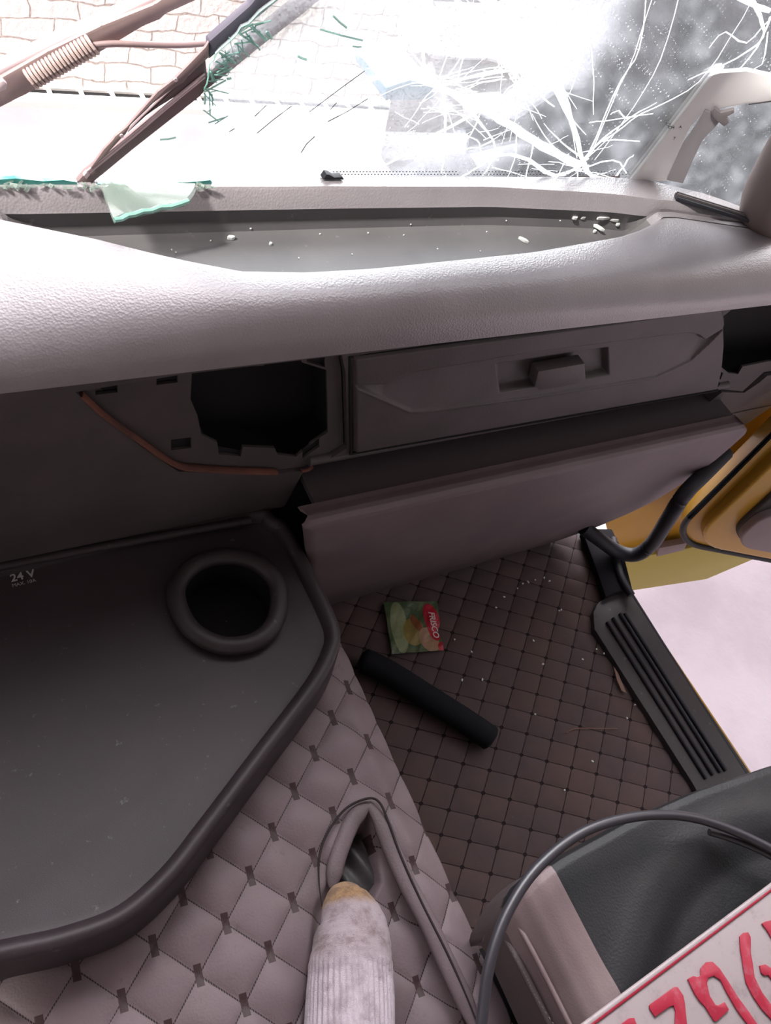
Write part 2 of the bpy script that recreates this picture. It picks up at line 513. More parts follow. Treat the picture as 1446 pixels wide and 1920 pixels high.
# ------------------------------------------------------------ engine tunnel in quilted cover
T1 = np.array([.0366, -.0470]); T2 = np.array([.0432, .0368]); TO = np.array([.1525, .1015])
TINV = np.linalg.inv(np.stack([T1, T2], 1))
def tun_uv(Xa, Ya): return (TINV[0, 0] * (Xa - TO[0]) + TINV[0, 1] * (Ya - TO[1]), TINV[1, 0] * (Xa - TO[0]) + TINV[1, 1] * (Ya - TO[1]))
TZ = .295
slit = poly2([(690, 1512), (722, 1575), (762, 1660), (830, 1790), (905, 1960), (560, 1990), (590, 1700), (632, 1620), (652, 1560)], .3)
holep = poly2([(690, 1515), (712, 1580), (722, 1650), (700, 1700), (640, 1680), (638, 1630), (655, 1575)], .3)
def tunf(U, W):
    # U runs across: left floor -> top -> right floor edge; W along y
    s = U * 1.32
    Ya = -.75 + W * 1.33
    hh = TZ + .012; half = .375; cx = .058
    r = .022
    Xa = np.zeros_like(U); Za = np.zeros_like(U)
    top = 2 * half
    s0 = .285
    Xa = np.where(s < s0, cx - half, np.where(s > s0 + top, cx + half, cx - half + (s - s0)))
    Za = np.where(s < s0, TZ - (s0 - s), np.where(s > s0 + top, TZ - (s - s0 - top), TZ))
    # round the edges
    e = np.minimum(Xa - (cx - half), (cx + half) - Xa)
    Za = np.where((s >= s0) & (s <= s0 + top), Za - .016 * (1 - sstep(0, .05, e)) ** 1.5, np.minimum(Za, TZ - .016))
    # flare outwards towards the floor
    drop = TZ - Za
    Xa = Xa + np.where(s > s0 + top, .0 * drop, 0) - np.where(s < s0, .05 * drop, 0)
    a, b = tun_uv(Xa, Ya)
    ontop = (s >= s0) & (s <= s0 + top)
    puff = .007 * np.sqrt(np.abs(np.sin(np.pi * a) * np.sin(np.pi * b)))
    wr = .0018 * np.sin(Xa * 60 + np.sin(Ya * 33) * 1.4) * np.sin(Ya * 41 + Xa * 18)
    Za = np.where(ontop, Za + puff + wr, Za)
    d1 = sdf(Xa, Ya, slit); d2 = sdf(Xa, Ya, holep)
    cut = .016 * (1 - sstep(-.012, .003, d1)) + .05 * (1 - sstep(-.016, .002, d2))
    Za = np.where(ontop, Za - cut, Za)
    return Xa, Ya, Za
tc = empty('tunnel_cover', (.06, 0, 0), 'grey quilted leatherette cover over the engine tunnel under the socked foot', 'quilted cover')
tun = grid('quilted_surface', tunf, 560, 560, M['quilt'], tc, uvfn=lambda U, W, a, b, c: tun_uv(a, b))
def hem(name, pts, r, mat, z=.302, flat=.55, zs=None):
    path = catmull([P(a, b, z=z) for a, b in pts], 8)
    n = len(path)
    rr = [r * min(1, .35 + 4 * min(i, n - 1 - i) / n) for i in range(n)]
    return tube(name, path, rr, mat, tc, 14, flat=flat)
plainl = leather('hem_leatherette', srgb(110, 97, 101), srgb(98, 85, 88), .55, 330, .3)
hem('rolled_hem', [(692, 1508), (716, 1545), (738, 1600), (765, 1660), (800, 1725), (835, 1800), (875, 1885), (900, 1950)], .012, plainl)
hem('rolled_hem', [(690, 1510), (664, 1535), (645, 1575), (630, 1620), (622, 1665)], .011, plainl)
darkthread = Mt('dark_thread', srgb(38, 28, 31), .8).m
hem('seam', [(604, 1700), (598, 1650), (600, 1600), (618, 1555), (650, 1515), (690, 1497), (712, 1505), (728, 1540), (752, 1605), (790, 1690), (840, 1790), (880, 1880), (900, 1930)], .0016, darkthread, z=.3085, flat=1)
worn = plastic('worn_black_gaiter', srgb(44, 43, 46), srgb(70, 66, 66), .5, 200, .4, .5)
gp = P(680, 1640, z=.262)
def gait(U, W):
    Xa = gp[0] - .05 + U * .10; Ya = gp[1] - .07 + W * .16
    r = np.hypot((Xa - gp[0]) / .05, (Ya - gp[1]) / .08)
    return Xa, Ya, .268 - .03 * r ** 2 + .004 * np.sin(Xa * 190 + Ya * 60)
grid('lever_gaiter', gait, 40, 40, worn, tc)

# ------------------------------------------------------------ dashboard
dash = empty('dashboard', (.3, .6, .38), 'grey-brown grained truck dashboard spanning the cab under the windscreen', 'dashboard')
xs_key = [-1.2, -.3, .06, .074, .156, .20, .234, .286, .36, .443, .684, .86, .904, .95, .975, 1.0, 1.4]
yl_key = [.731, .731, .729, .722, .687, .664, .648, .627, .619, .619, .632, .655, .666, .682, .693, .692, .60]
yr_key = [.731, .731, .731, .731, .731, .731, .731, .731, .731, .731, .729, .714, .709, .700, .695, .693, .60]
def ylf(x): return np.interp(x, xs_key, yl_key)
def yrf(x): return np.interp(x, xs_key, yr_key)
def yw(x): return np.interp(x, [-1.2, .93, 1.0, 1.10, 1.18, 1.3, 1.4], [.780, .780, .772, .735, .68, .60, .55])
def pad_profile(x):
    yl, yr, y3 = float(ylf(x)), float(yrf(x)), float(yw(x))
    dd = .030 * float(sstep(0, .03, yr - yl))
    w_ = max(yr - yl, 1e-4)
    yb = min(.555, .60)
    ye = yr + .012
    zf = .79 - dd * 1.38
    pts = [(y3, .735), (y3 + .004, .78), (y3 + .002, .797), (max(y3 - .004, ye + .014), .8005), (ye + .013, .8005), (ye + .009, .797),
           (ye + .001, .782), (ye + .001 - min(.002, w_ * .1), .7795), (ye + .001, .778 - max(0, .778 - zf) * .5),
           (ye - min(.003, w_ * .1), zf + .004), (ye - min(.012, w_ * .3), zf), (yl + min(.012, w_ * .35), zf), (yl + min(.004, w_ * .15), .79 - dd * .8), (yl + .001, .787 - dd * .02),
           (yl - .004, .7905), (yl - .012, .791)]
    yl2 = yl - .012
    # roll over the front
    for t in np.linspace(.12, 1, 12):
        a = t * math.pi / 2 * 1.12
        yy = yl2 + (.551 - yl2) * math.sin(min(a, math.pi / 2)) ** .95
        zz = .791 - .052 * (1 - math.cos(a)) ** 1.25
        pts.append((yy, zz))
    pts += [(.556, .731), (.572, .729), (.60, .729), (.66, .735)]
    return pts
xst = sorted(set(list(np.round(np.linspace(-1.2, 1.60, 100), 4)) + list(np.round(np.linspace(.03, .34, 60), 4)) + list(np.round(np.linspace(.82, 1.02, 44), 4))))
V = []; Fc = []
prof = [pad_profile(x) for x in xst]
n = len(prof[0])
for i, x in enumerate(xst):
    for (y_, z_) in prof[i]: V.append((x, y_, z_))
for i in range(len(xst) - 1):
    for j in range(n):
        a = i * n + j; b = i * n + (j + 1) % n
        Fc.append((a, b, b + n, a + n))
Fc += [tuple(range(n)), tuple(range((len(xst) - 1) * n, len(xst) * n))[::-1]]
me = recalc(mesh('top_pad', V, Fc))
auto_smooth(me, 27)
pad = link('top_pad', me, [M['pad'], M['tray']], dash)
for p_ in me.polygons:
    c_ = p_.center
    if c_.z < .7775 and .04 < c_.x < .99 and float(ylf(c_.x)) + .001 < c_.y < float(yrf(c_.x)) + .017 and c_.z > .74:
        p_.material_index = 1

# face panel: a closed solid, cut for the vent openings and the shelf recess
FY = lambda z: .562 + (.735 - z) * .02
def fpl(d=0): return ((0, .5645 + d, .62), (0, 1, .02))
def FP(px, py, d=0): return P(px, py, pl=fpl()) + np.array((0, d, 0))
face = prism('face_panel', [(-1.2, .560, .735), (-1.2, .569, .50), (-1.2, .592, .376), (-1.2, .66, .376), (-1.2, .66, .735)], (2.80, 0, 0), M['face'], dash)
lip = []
for (a, b) in [(.25, 0)]: pass
rec = prism('cutter', [(.40, .50, .30), (.40, .70, .30), (.80, .655, .30), (1.27, .600, .30), (1.27, .50, .30)], (0, 0, .20), None)
bez_out = [(140, 733), (340, 700), (640, 664), (648, 700), (652, 842), (610, 868), (575, 886), (520, 892), (335, 886), (255, 830)]
bez_hole = [(365, 704), (430, 694), (436, 700), (500, 696), (508, 676), (560, 668), (572, 690), (618, 704), (620, 820), (592, 838), (560, 866), (525, 862), (520, 850), (460, 848), (456, 866), (415, 862), (412, 840), (382, 826), (375, 790), (362, 760)]
pock = prism('cutter', [FP(a, b, -.03) for a, b in bez_out], (0, .045, 0), None)
hull1 = [(358, 702), (622, 668), (628, 852), (560, 876), (400, 874), (354, 780)]
hull2 = [(1350, 566), (1600, 548), (1600, 690), (1400, 712), (1350, 712)]
hol = prism('cutter', [FP(a, b, .005) for a, b in hull1], (0, .075, 0), None)
rop = [(1352, 572), (1366, 560), (1560, 548), (1560, 690), (1440, 706), (1400, 742), (1352, 738), (1335, 724)]
rock = prism('cutter', [FP(a, b, -.03) for a, b in rop], (0, .045, 0), None)
rhole = [(1356, 612), (1378, 590), (1390, 562), (1420, 558), (1424, 568), (1560, 552), (1560, 676), (1446, 684), (1398, 694), (1390, 708), (1372, 706), (1354, 688)]
rhol = prism('cutter', [FP(a, b, .005) for a, b in hull2], (0, .075, 0), None)
gpoc = prism('cutter', [FP(a, b, -.03) for a, b in [(661, 667), (1000, 623), (1350, 574), (1352, 640), (1348, 690), (1340, 724), (1000, 782), (664, 841)]], (0, .065, 0), None)
boolean_cut(face, [rec, pock, rock, hol, rhol, gpoc])
auto_smooth(face.data, 40)
box('cavity_shade_back', (-1.2, .662, .36), (1.60, .675, .735), M['dark'], dash)  # dark sheet painting the unlit inside of the dash

def shade_shell(pts, d0_=.012, d1_=.072):  # dark shell that paints the shade inside an opening
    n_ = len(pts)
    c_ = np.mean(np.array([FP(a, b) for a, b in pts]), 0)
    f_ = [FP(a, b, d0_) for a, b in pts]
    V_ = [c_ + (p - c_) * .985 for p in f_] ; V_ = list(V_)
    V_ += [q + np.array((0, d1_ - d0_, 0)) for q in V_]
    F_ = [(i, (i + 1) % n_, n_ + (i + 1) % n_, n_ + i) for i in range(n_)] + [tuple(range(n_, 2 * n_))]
    return link('cavity_shade_shell', mesh('cavity_shade_shell', V_, F_), M['dark'], dash)
shade_shell(hull1); shade_shell(hull2)
prism('slot_shade_sheet', [FP(a, b, .0138) for a, b in [(175, 728), (355, 700), (362, 780), (400, 850), (520, 870), (380, 872), (330, 868), (270, 815)]], (0, .001, 0), M['dark'], dash)  # dark sheets painted as the shade behind the clip slots
prism('slot_shade_sheet', [FP(a, b, .0138) for a, b in [(565, 672), (635, 668), (642, 840), (575, 880), (570, 860), (622, 818), (620, 704), (575, 690)]], (0, .001, 0), M['dark'], dash)
def bezel(name, outer, holes, d, mat, label=None, parent=dash, th=.004):
    o = prism(name, [FP(a, b, d) for a, b in outer], (0, th, 0), mat, parent)
    cs = [prism('cutter', [FP(a, b, d - .01) for a, b in h], (0, .03, 0), None) for h in holes]
    boolean_cut(o, cs)
    if label: o['label'] = label
    return o
def slot(cx, cy, w_, h_, sk=.12, rot=0):
    pts = []
    for sx, sy in ((-1, -1), (1, -1), (1, 1), (-1, 1)):
        dx = sx * w_ / 2; dy = sy * h_ / 2
        c_, s_ = math.cos(rot), math.sin(rot)
        pts.append((cx + dx * c_ - dy * s_, cy + dx * s_ + dy * c_ - dx * sk))
    return pts
bezel('bezel_plate', [(x + (395 - x) * .012, y + (780 - y) * .012) for x, y in bez_out],
      [bez_hole, slot(204, 741, 42, 18), slot(318, 721, 40, 20), slot(344, 843, 38, 20), slot(598, 684, 34, 20, -.3), slot(588, 850, 32, 16, .7)], .009, M['bezel'], 'bare mounting plate around the empty radio opening')
# brown foam edge on the lower left of the opening
tube('foam_edge', catmull([FP(a, b, .003) for a, b in [(152, 742), (200, 785), (258, 826), (330, 874), (380, 882), (450, 886), (520, 888)]], 8), .0055, M['brown'], dash, 8, flat=.6)
tube('foam_scrap', catmull([FP(a, b, .001) for a, b in [(566, 884), (578, 882), (586, 876)]], 4), .0028, M['brown'], dash, 8)
# right opening mounting plate with clip frames
bezel('bezel_plate', [(1350, 575), (1366, 562), (1560, 550), (1560, 688), (1438, 704), (1398, 740), (1354, 736), (1338, 722)],
      [[(1358, 604), (1376, 590), (1390, 570), (1420, 567), (1424, 574), (1552, 564), (1552, 676), (1446, 684), (1398, 694), (1390, 708), (1372, 706), (1352, 690)],
       [(1354, 580), (1369, 573), (1370, 583), (1356, 592)], [(1350, 700), (1362, 706), (1357, 718), (1346, 714)]], .009, M['bezel'], 'bare mounting plate around the empty vent opening by the door')

# glovebox door : height field on the face plane
gb_poly = [(659, 664), (1000, 620), (1352, 571), (1357, 600), (1354, 612), (1356, 640), (1352, 690), (1343, 727), (1000, 786), (662, 845)]
gbw = [FP(a, b) for a, b in gb_poly]
gb2 = [(p[0], p[2]) for p in gbw]
gtop_ = [(664, 716), (722, 714), (742, 702), (765, 693), (1000, 654), (1285, 619), (1306, 623), (1318, 632), (1350, 612)]
glow_ = [(664, 720), (765, 765), (800, 764), (850, 757), (1000, 738), (1225, 702), (1290, 672), (1325, 640), (1350, 614)]
gt_ = [(FP(a, b)[0], FP(a, b)[2]) for a, b in gtop_]; gl_ = [(FP(a, b)[0], FP(a, b)[2]) for a, b in glow_]
groove = gt_ + gl_[::-1]
wedge = [(FP(a, b)[0], FP(a, b)[2]) for a, b in [(664, 720), (700, 735), (765, 765), (740, 740), (725, 728)]]
cav = [(FP(a, b)[0], FP(a, b)[2]) for a, b in [(932, 684), (1142, 653), (1140, 700), (935, 732)]]
x0, x1 = min(p[0] for p in gb2), max(p[0] for p in gb2)
z0, z1 = min(p[1] for p in gb2), max(p[1] for p in gb2)
nu, nv = 420, 130
Ug, Wg = np.meshgrid(np.linspace(0, 1, nu), np.linspace(0, 1, nv), indexing='ij')
def gbf(U, W):
    zz = np.array([FP(*q)[2] for q in [(1343, 727), (1352, 690), (1356, 640), (1355, 612), (1357, 600), (1352, 571)]])
    xx = np.array([FP(*q)[0] for q in [(1343, 727), (1352, 690), (1356, 640), (1355, 612), (1357, 600), (1352, 571)]])
    lz = [FP(662, 845)[2], FP(659, 664)[2]]; lx = [FP(662, 845)[0], FP(659, 664)[0]]
    Xm = x0 + U * (x1 - x0)
    zm = z0 + W * (z1 - z0)
    zm = np.interp(Xm, [gb2[9][0], gb2[8][0], gb2[7][0]], [gb2[9][1], gb2[8][1], gb2[7][1]]) * (1 - W) + W * np.interp(Xm, [gb2[0][0], gb2[1][0], gb2[2][0]], [gb2[0][1], gb2[1][1], gb2[2][1]])
    xl_ = np.interp(zm, lz, lx); xr_ = np.interp(zm, zz, xx)
    Xa = xl_ + U * (xr_ - xl_)
    lo = np.interp(Xa, [gb2[9][0], gb2[8][0], gb2[7][0], x1], [gb2[9][1], gb2[8][1], gb2[7][1], gb2[7][1] + .012])
    hi = np.interp(Xa, [gb2[0][0], gb2[1][0], gb2[2][0]], [gb2[0][1], gb2[1][1], gb2[2][1]])
    Za = lo + W * (hi - lo)
    d = sdf(Xa, Za, gb2)
    edge = .004 * (1 - sstep(-.005, 0, d)) * 0
    g = sdf(Xa, Za, groove)
    zt = np.interp(Xa, [q[0] for q in gt_], [q[1] for q in gt_]); zl = np.interp(Xa, [q[0] for q in gl_], [q[1] for q in gl_])
    dep = .011 * (1 - sstep(-.0035, .0015, g)) * (.12 + .88 * np.clip((Za - zl) / np.maximum(zt - zl, .004), 0, 1))
    dep = dep - .0012 * np.exp(-((Za - zl) / .0022) ** 2) * ((Xa > gl_[0][0]) & (Xa < gl_[-1][0]))
    cv = sdf(Xa, Za, cav)
    dep += .013 * (1 - sstep(-.006, .001, cv))
    wd = sdf(Xa, Za, wedge)
    Ya = .5645 - (Za - .62) * .02 - .007 + dep + .006 * sstep(-.004, 0.0, d)
    return Xa, Ya, Za
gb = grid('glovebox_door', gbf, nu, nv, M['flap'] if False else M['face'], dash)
# give it a rim thickness
md = bmesh.new(); md.from_mesh(gb.data)
bed = [e for e in md.edges if e.is_boundary]
ex = bmesh.ops.extrude_edge_only(md, edges=bed)
bmesh.ops.translate(md, vec=(0, .012, 0), verts=[v_ for v_ in ex['geom'] if isinstance(v_, bmesh.types.BMVert)])
bmesh.ops.recalc_face_normals(md, faces=md.faces)
md.to_mesh(gb.data); md.free()
gb['label'] = 'closed glovebox door with long sculpted groove'
hd = [FP(a, b, -.014) for a, b in [(1000, 684), (1088, 669), (1090, 700), (1072, 708), (1003, 720), (994, 712)]]
h_ = prism('handle', hd, (0, .02, 0), M['face'], None, .003)
h_.parent = gb
h_.matrix_parent_inverse = Matrix.Identity(4)
# dark strips painting the shadow in the gap around the door
for pts in ([(652, 668), (1356, 568)], [(655, 850), (1346, 731)], [(655, 666), (658, 848)]):
    a, b = FP(*pts[0], -.001), FP(*pts[1], -.001)
    tube('gap_shade', [a, b], .0022, M['dark'], dash, 6)

prism('side_cowl', [(1.272, .59, .376), (1.60, .59, .376), (1.60, .60, .30), (1.30, .60, .30)], (0, .06, 0), M['face'], dash)
# rolled lower lip of the face above the open shelf
V, Fc = tube_data([(x, .575, .505) for x in np.linspace(.405, 1.27, 30)], .008, 16)
me = recalc(mesh('shelf_lip', V, Fc)); auto_smooth(me, 50)
link('shelf_lip', me, M['face'], dash)
prism('shelf_floor', [(.41, .53, .455), (1.30, .53, .455), (1.30, .67, .455), (.41, .67, .455)], (0, 0, -.01), Mt('shelf_plastic', srgb(78, 71, 74), .7, spec=.2).m, dash)

# lower knee panel
kp = empty('knee_panel', (.85, .54, 0), 'smooth pinkish-grey lower dash panel closing the footwell below the glovebox', 'panel')
prof = [(.525, .461), (.512, .466), (.504, .466), (.4985, .461), (.497, .452), (.498, .43), (.503, .36), (.510, .30), (.535, .17), (.562, .07), (.585, .0), (.586, -.01)]
def kneef(U, W):
    t = W * (len(prof) - 1)
    pr = np.array(prof)
    ya = np.interp(t, range(len(prof)), pr[:, 0]); za = np.interp(t, range(len(prof)), pr[:, 1])
    # right end is cut in a long curve
    s = np.clip((za) / .45, 0, 1)
    xr = np.interp(za, [0, .02, .06, .12, .20, .30, .40, .44, .455, .47], [1.13, 1.165, 1.215, 1.262, 1.292, 1.305, 1.312, 1.312, 1.303, 1.285])
    xl = np.interp(za, [0, .24, .354, .43, .458, .47], [.437, .437, .408, .386, .378, .392]); Xa = xl + U * (xr - xl)
    ya = ya - 0.0 + .0 * Xa
    return Xa, ya, za
kg = grid('panel_skin', kneef, 60, 90, M['flap'], kp)
bm = bmesh.new(); bm.from_mesh(kg.data)
bed = [e for e in bm.edges if e.is_boundary]
ex = bmesh.ops.extrude_edge_only(bm, edges=bed)
bmesh.ops.translate(bm, vec=(-.001, .008, 0), verts=[v_ for v_ in ex['geom'] if isinstance(v_, bmesh.types.BMVert)])
bmesh.ops.recalc_face_normals(bm, faces=bm.faces)
bm.to_mesh(kg.data); bm.free()
tag(box('wall_firewall', (-1.25, .69, -.06), (1.25, .72, .74), M['rubber']), kind='structure')
tag(prism('wall_footwell', [(.40, .60, -.03), (1.14, .60, -.03), (1.14, .60, .46), (.40, .60, .46)], (0, .02, 0), M['rubber']), kind='structure')

# demister slot at the right end of the top
vt = empty('demister_vent', tuple(P(1330, 398, z=.80)), 'narrow dark demister vent strip at the right end of the dash top', 'vent')
a, b = P(1266, 374, z=.801), P(1402, 416, z=.801)
dv = (b - a) / np.linalg.norm(b - a); nv_ = np.array((-dv[1], dv[0], 0))
def strip(name, o, w0, w1, h, mat):
    return prism(name, [a + nv_ * w0, b + nv_ * w0, b + nv_ * w1, a + nv_ * w1], (0, 0, h), mat, vt, .0015)
strip('vent_frame', a, -.004, .012, .006, M['rubber'])
strip('vent_blade', a, .001, .004, .009, M['face'])
strip('vent_blade', a, .007, .009, .009, M['face'])

# ------------------------------------------------------------ console tray
SZ = .38
cn = empty('console_tray', (.1, .35, .3), 'dark plastic centre console tray with raised rim and cup holder', 'console')
rim_out = [(-420, 1150), (0, 1060), (250, 1003), (480, 962), (520, 968), (543, 985), (585, 1060), (625, 1140), (640, 1185), (634, 1225), (600, 1290), (500, 1425), (400, 1560), (330, 1650), (240, 1730), (130, 1775), (0, 1805), (-420, 1890)]
ro = [P(a, b, z=SZ) for a, b in rim_out]
for i_ in range(4): ro[i_][1] += .012
o2 = np.array([p[:2] for p in ro])
def inset(poly, d):
    n = len(poly); out = []
    for i in range(n):
        a, b, c_ = poly[i - 1], poly[i], poly[(i + 1) % n]
        e1 = (b - a) / np.linalg.norm(b - a); e2 = (c_ - b) / np.linalg.norm(c_ - b)
        n1 = np.array((e1[1], -e1[0])); n2 = np.array((e2[1], -e2[0]))
        m_ = n1 + n2; m_ /= np.linalg.norm(m_)
        out.append(b + m_ * d / max(.5, m_ @ n1))
    return np.array(out)
area = .5 * sum(o2[i - 1][0] * o2[i][1] - o2[i][0] * o2[i - 1][1] for i in range(len(o2)))
sg = 1 if area < 0 else -1
osm = np.array([p for p in catmull([np.array((q[0], q[1], 0)) for q in o2], 6, closed=True)])[:, :2]
rings = []
def ring(d, z): rings.append([(p[0], p[1], z) for p in inset(osm, sg * d)])
ring(-.006, .311); ring(-.003, .345); ring(.0, .374); ring(.0015, .380); ring(.006, .3835); ring(.011, .3835); ring(.016, .381); ring(.020, .374); ring(.022, .3685); ring(.030, .3665)
V = [p for r in rings for p in r]; n = len(osm); Fc = []
for i in range(len(rings) - 1):
    for j in range(n):
        a_ = i * n + j; b_ = i * n + (j + 1) % n
        Fc.append((a_, b_, b_ + n, a_ + n))
Fc.append(tuple(range((len(rings) - 1) * n, len(rings) * n)))
Fc.append(tuple(range(n))[::-1])
me = recalc(mesh('tray', V, Fc)); auto_smooth(me, 40)
tray = link('tray', me, M['tray2'], cn)
# cup holder
cc = [P(a, b, z=SZ) for a, b in [(318, 1110), (345, 1060), (400, 1035), (470, 1040), (520, 1075), (534, 1120), (522, 1175), (480, 1212), (410, 1218), (345, 1180)]]
cpath = catmull(cc, 8, closed=True)
cen = np.mean(np.array(cpath), 0)
inner = [cen + (p - cen) * .84 for p in cpath]
cut = prism('cutter', [(p[0], p[1], .30) for p in inner], (0, 0, .1), None)
boolean_cut(tray, [cut])
auto_smooth(tray.data, 40)
ringc = [np.array((p[0], p[1], .378)) for p in [cen + (q - cen) * .90 for q in cpath]]
cup = tube('cup_ring', ringc, .0125, M['tray2'], cn, 16, flat=.9, closed=True)
V = []; Fc = []
levels = [(.86, .380), (.83, .36), (.81, .33), (.79, .313), (.3, .312), (.01, .312)]
m_ = len(cpath)
for s_, z_ in levels:
    for p in cpath:
        q = cen + (p - cen) * s_
        V.append((q[0], q[1], z_))
for i in range(len(levels) - 1):
    for j in range(m_):
        a_ = i * m_ + j; b_ = i * m_ + (j + 1) % m_
        Fc.append((a_, b_, b_ + m_, a_ + m_))
me = mesh('cup_well', V, Fc); auto_smooth(me, 50)
link('cup_well', me, M['dark'], cn)
# raised back ledge
tube('back_ledge', [P(-200, 1105, z=.382), P(0, 1062, z=.382), P(200, 1024, z=.382), P(400, 988, z=.382), P(470, 976, z=.382)], .006, M['tray2'], cn, 8)
text_mesh('printed_label', '24 V', .0155, P(21, 1091, z=.3685), (1, .03, 0), (0, 1, 0), M['silverink'], cn, bold=.0003)
text_mesh('printed_label', 'MAX. 10A', .0066, P(23, 1101, z=.3685), (1, .03, 0), (0, 1, 0), M['silverink'], cn)
for i, (a, b) in enumerate([(75, 1056), (200, 1022)]):
    pass

# ------------------------------------------------------------ sill plate, kick trim, grab tube
sp = empty('sill_plate', (1.17, .1, 0), 'black ribbed plastic sill plate along the open door edge', 'sill plate')
so = [(1112, 1150), (1122, 1130), (1148, 1116), (1180, 1110), (1384, 1428), (1460, 1545), (1372, 1600), (1296, 1466), (1190, 1300), (1130, 1205), (1114, 1180)]
sow = catmull([P(a, b, z=.012) for a, b in so[:3]], 4)[:-1] + [P(a, b, z=.012) for a, b in so[2:]]
prism('sill_base', [np.array((p[0], p[1], -.011)) for p in sow], (0, 0, .025), M['sill'], sp, .004)
def PS(a, b, z=.017): return P(a, b, z=z)
for (a0, a1) in [((1139, 1166), (1325, 1460)), ((1150, 1158), (1338, 1453)), ((1163, 1150), (1352, 1448)), ((1172, 1150), (1362, 1445))]:
    tube('rib', [PS(a0[0], a0[1]), PS((a0[0] + a1[0]) / 2, (a0[1] + a1[1]) / 2), PS(*a1)], .0045, M['rubber'], sp, 8)
tube('edge_seal', [P(a, b, z=.008) for a, b in [(1185, 1118), (1230, 1190), (1300, 1300), (1388, 1436), (1440, 1515)]], .0065, M['rubber'], sp, 8)
pe = empty('kick_trim', (1.2, .5, 0), 'black rubber kick trim between the floor mat and front corner of the doorway', 'trim')
M['kick'] = Mt('black_felt', srgb(30, 29, 32), .95, spec=.1).m
kt = [(1085, 1005), (1104, 1000), (1140, 1000), (1160, 1040), (1178, 1112), (1145, 1120), (1128, 1128), (1112, 1080)]
prism('kick_base', [P(a, b, z=.006) for a, b in kt], (0, 0, .02), M['kick'], pe, .004)
tube('kick_edge', catmull([P(a, b, z=.03) for a, b in [(1150, 1010), (1156, 1050), (1166, 1085), (1184, 1116)]], 6), .009, M['rubber'], pe, 10)
gt = [P(1095, 990, y=.56), P(1125, 1012, y=.53), P(1158, 1034, y=.50), P(1192, 1040, y=.475), P(1222, 1020, y=.468), P(1252, 975, y=.468), P(1285, 925, y=.475), P(1325, 885, y=.50), P(1360, 850, y=.53)]
g = tube('grab_tube', catmull(gt, 8), .0165, M['rubber'])
tag(g, 'thick dark blue-black foam grab tube curving under the knee panel by the doorway', 'grab handle')

# ------------------------------------------------------------ open yellow door
d0 = np.array((1.47, .49, .05)); dd = np.array((.894, -.448, 0)); dn = np.array((.448, .894, 0))
dr = empty('cab_door', (1.47, .49, -.2), 'open yellow truck door with dark inner trim at the right edge', 'door')
def DP(px, py, off=0): return P(px, py, pl=(d0 + dn * off, dn))
def dloc(s, z, off=0): return d0 + dd * s + dn * off + np.array((0, 0, z - d0[2]))
def rrect(s0, z0, s1, z1, r, off, seg=8):
    pts = []
    for cx_, cz_, a0 in ((s1 - r, z1 - r, 0), (s0 + r, z1 - r, 90), (s0 + r, z0 + r, 180), (s1 - r, z0 + r, 270)):
        for i in range(seg + 1):
            a = math.radians(a0 + 90 * i / seg)
            pts.append(dloc(cx_ + r * math.cos(a), cz_ + r * math.sin(a), off))
    return pts
prism('door_shell', rrect(0.0, -.02, .95, 1.55, .10, .03), dn * .05, M['yellow'], dr, .01)
prism('door_frame', rrect(.028, .01, .92, 1.52, .09, .0), dn * .045, M['yellow'], dr, .012, 3)
tube('door_seal', rrect(-.004, -.024, .954, 1.554, .10, .03), 0.008, M['rubber'], dr, 8, closed=True)
prism('door_trim', rrect(.085, .07, .86, .95, .07, -.014), dn * .02, M['doortrim'], dr, .008, 3)
prism('door_pocket', rrect(.09, .075, .85, .22, .06, -.035), dn * .03, M['doorgrey'], dr, .01, 3)
prism('armrest', [dloc(.16, .19, -.05), dloc(.20, .19, -.05), dloc(.42, .60, -.05), dloc(.38, .60, -.05)], dn * .04, M['doorgrey'], dr, .008, 3)
sk = [(1160, 1052), (1446, 1000), (1520, 985), (1520, 1000), (1446, 1036), (1325, 1087), (1181, 1109)]
prism('door_skirt', [DP(a, b, .10) for a, b in sk], dn * .03, M['olive'], dr, .006)
jm = [(1130, 960), (1300, 880), (1370, 790), (1400, 770), (1540, 680), (1540, 900), (1330, 1000), (1300, 1040), (1160, 1062), (1150, 1040)]
jb = prism('door_jamb', [DP(a, b, .13) for a, b in jm], dn * .03, M['yellow'], dr, .004)
prism('latch_plate', [DP(a, b, .095) for a, b in [(1236, 1028), (1290, 1018), (1283, 1032), (1232, 1044)]], dn * .02, M['doorgrey'], dr, .002)

# ------------------------------------------------------------ windscreen
WO = np.array((0, .783, .80)); WN = np.array((0, 1, .17)); WN = WN / np.linalg.norm(WN)
def WP(px, py, off=0): return P(px, py, pl=(WO + WN * off, WN))
ws = empty('window_1', (.5, .77, .8), kind='structure')
# the pane: clear on the right, crazed and dusty towards the impact, gone on the left
k = Mt('cracked_glass')
nt = k.nt
nt.nodes.remove(k.b)
out = nt.nodes['Material Output']
tr = nt.nodes.new('ShaderNodeBsdfTransparent'); tr.inputs[0].default_value = (.93, .97, .97, 1)
gl = nt.nodes.new('ShaderNodeBsdfGlossy'); gl.inputs['Roughness'].default_value = .03
fr = nt.nodes.new('ShaderNodeFresnel'); fr.inputs[0].default_value = 1.3
m1 = nt.nodes.new('ShaderNodeMixShader')
nt.links.new(fr.outputs[0], m1.inputs[0]); nt.links.new(tr.outputs[0], m1.inputs[1]); nt.links.new(gl.outputs[0], m1.inputs[2])
tl0 = nt.nodes.new('ShaderNodeBsdfTranslucent'); tl0.inputs[0].default_value = (.93, .95, 1, 1)
df0 = nt.nodes.new('ShaderNodeBsdfDiffuse'); df0.inputs[0].default_value = (.93, .95, 1, 1)
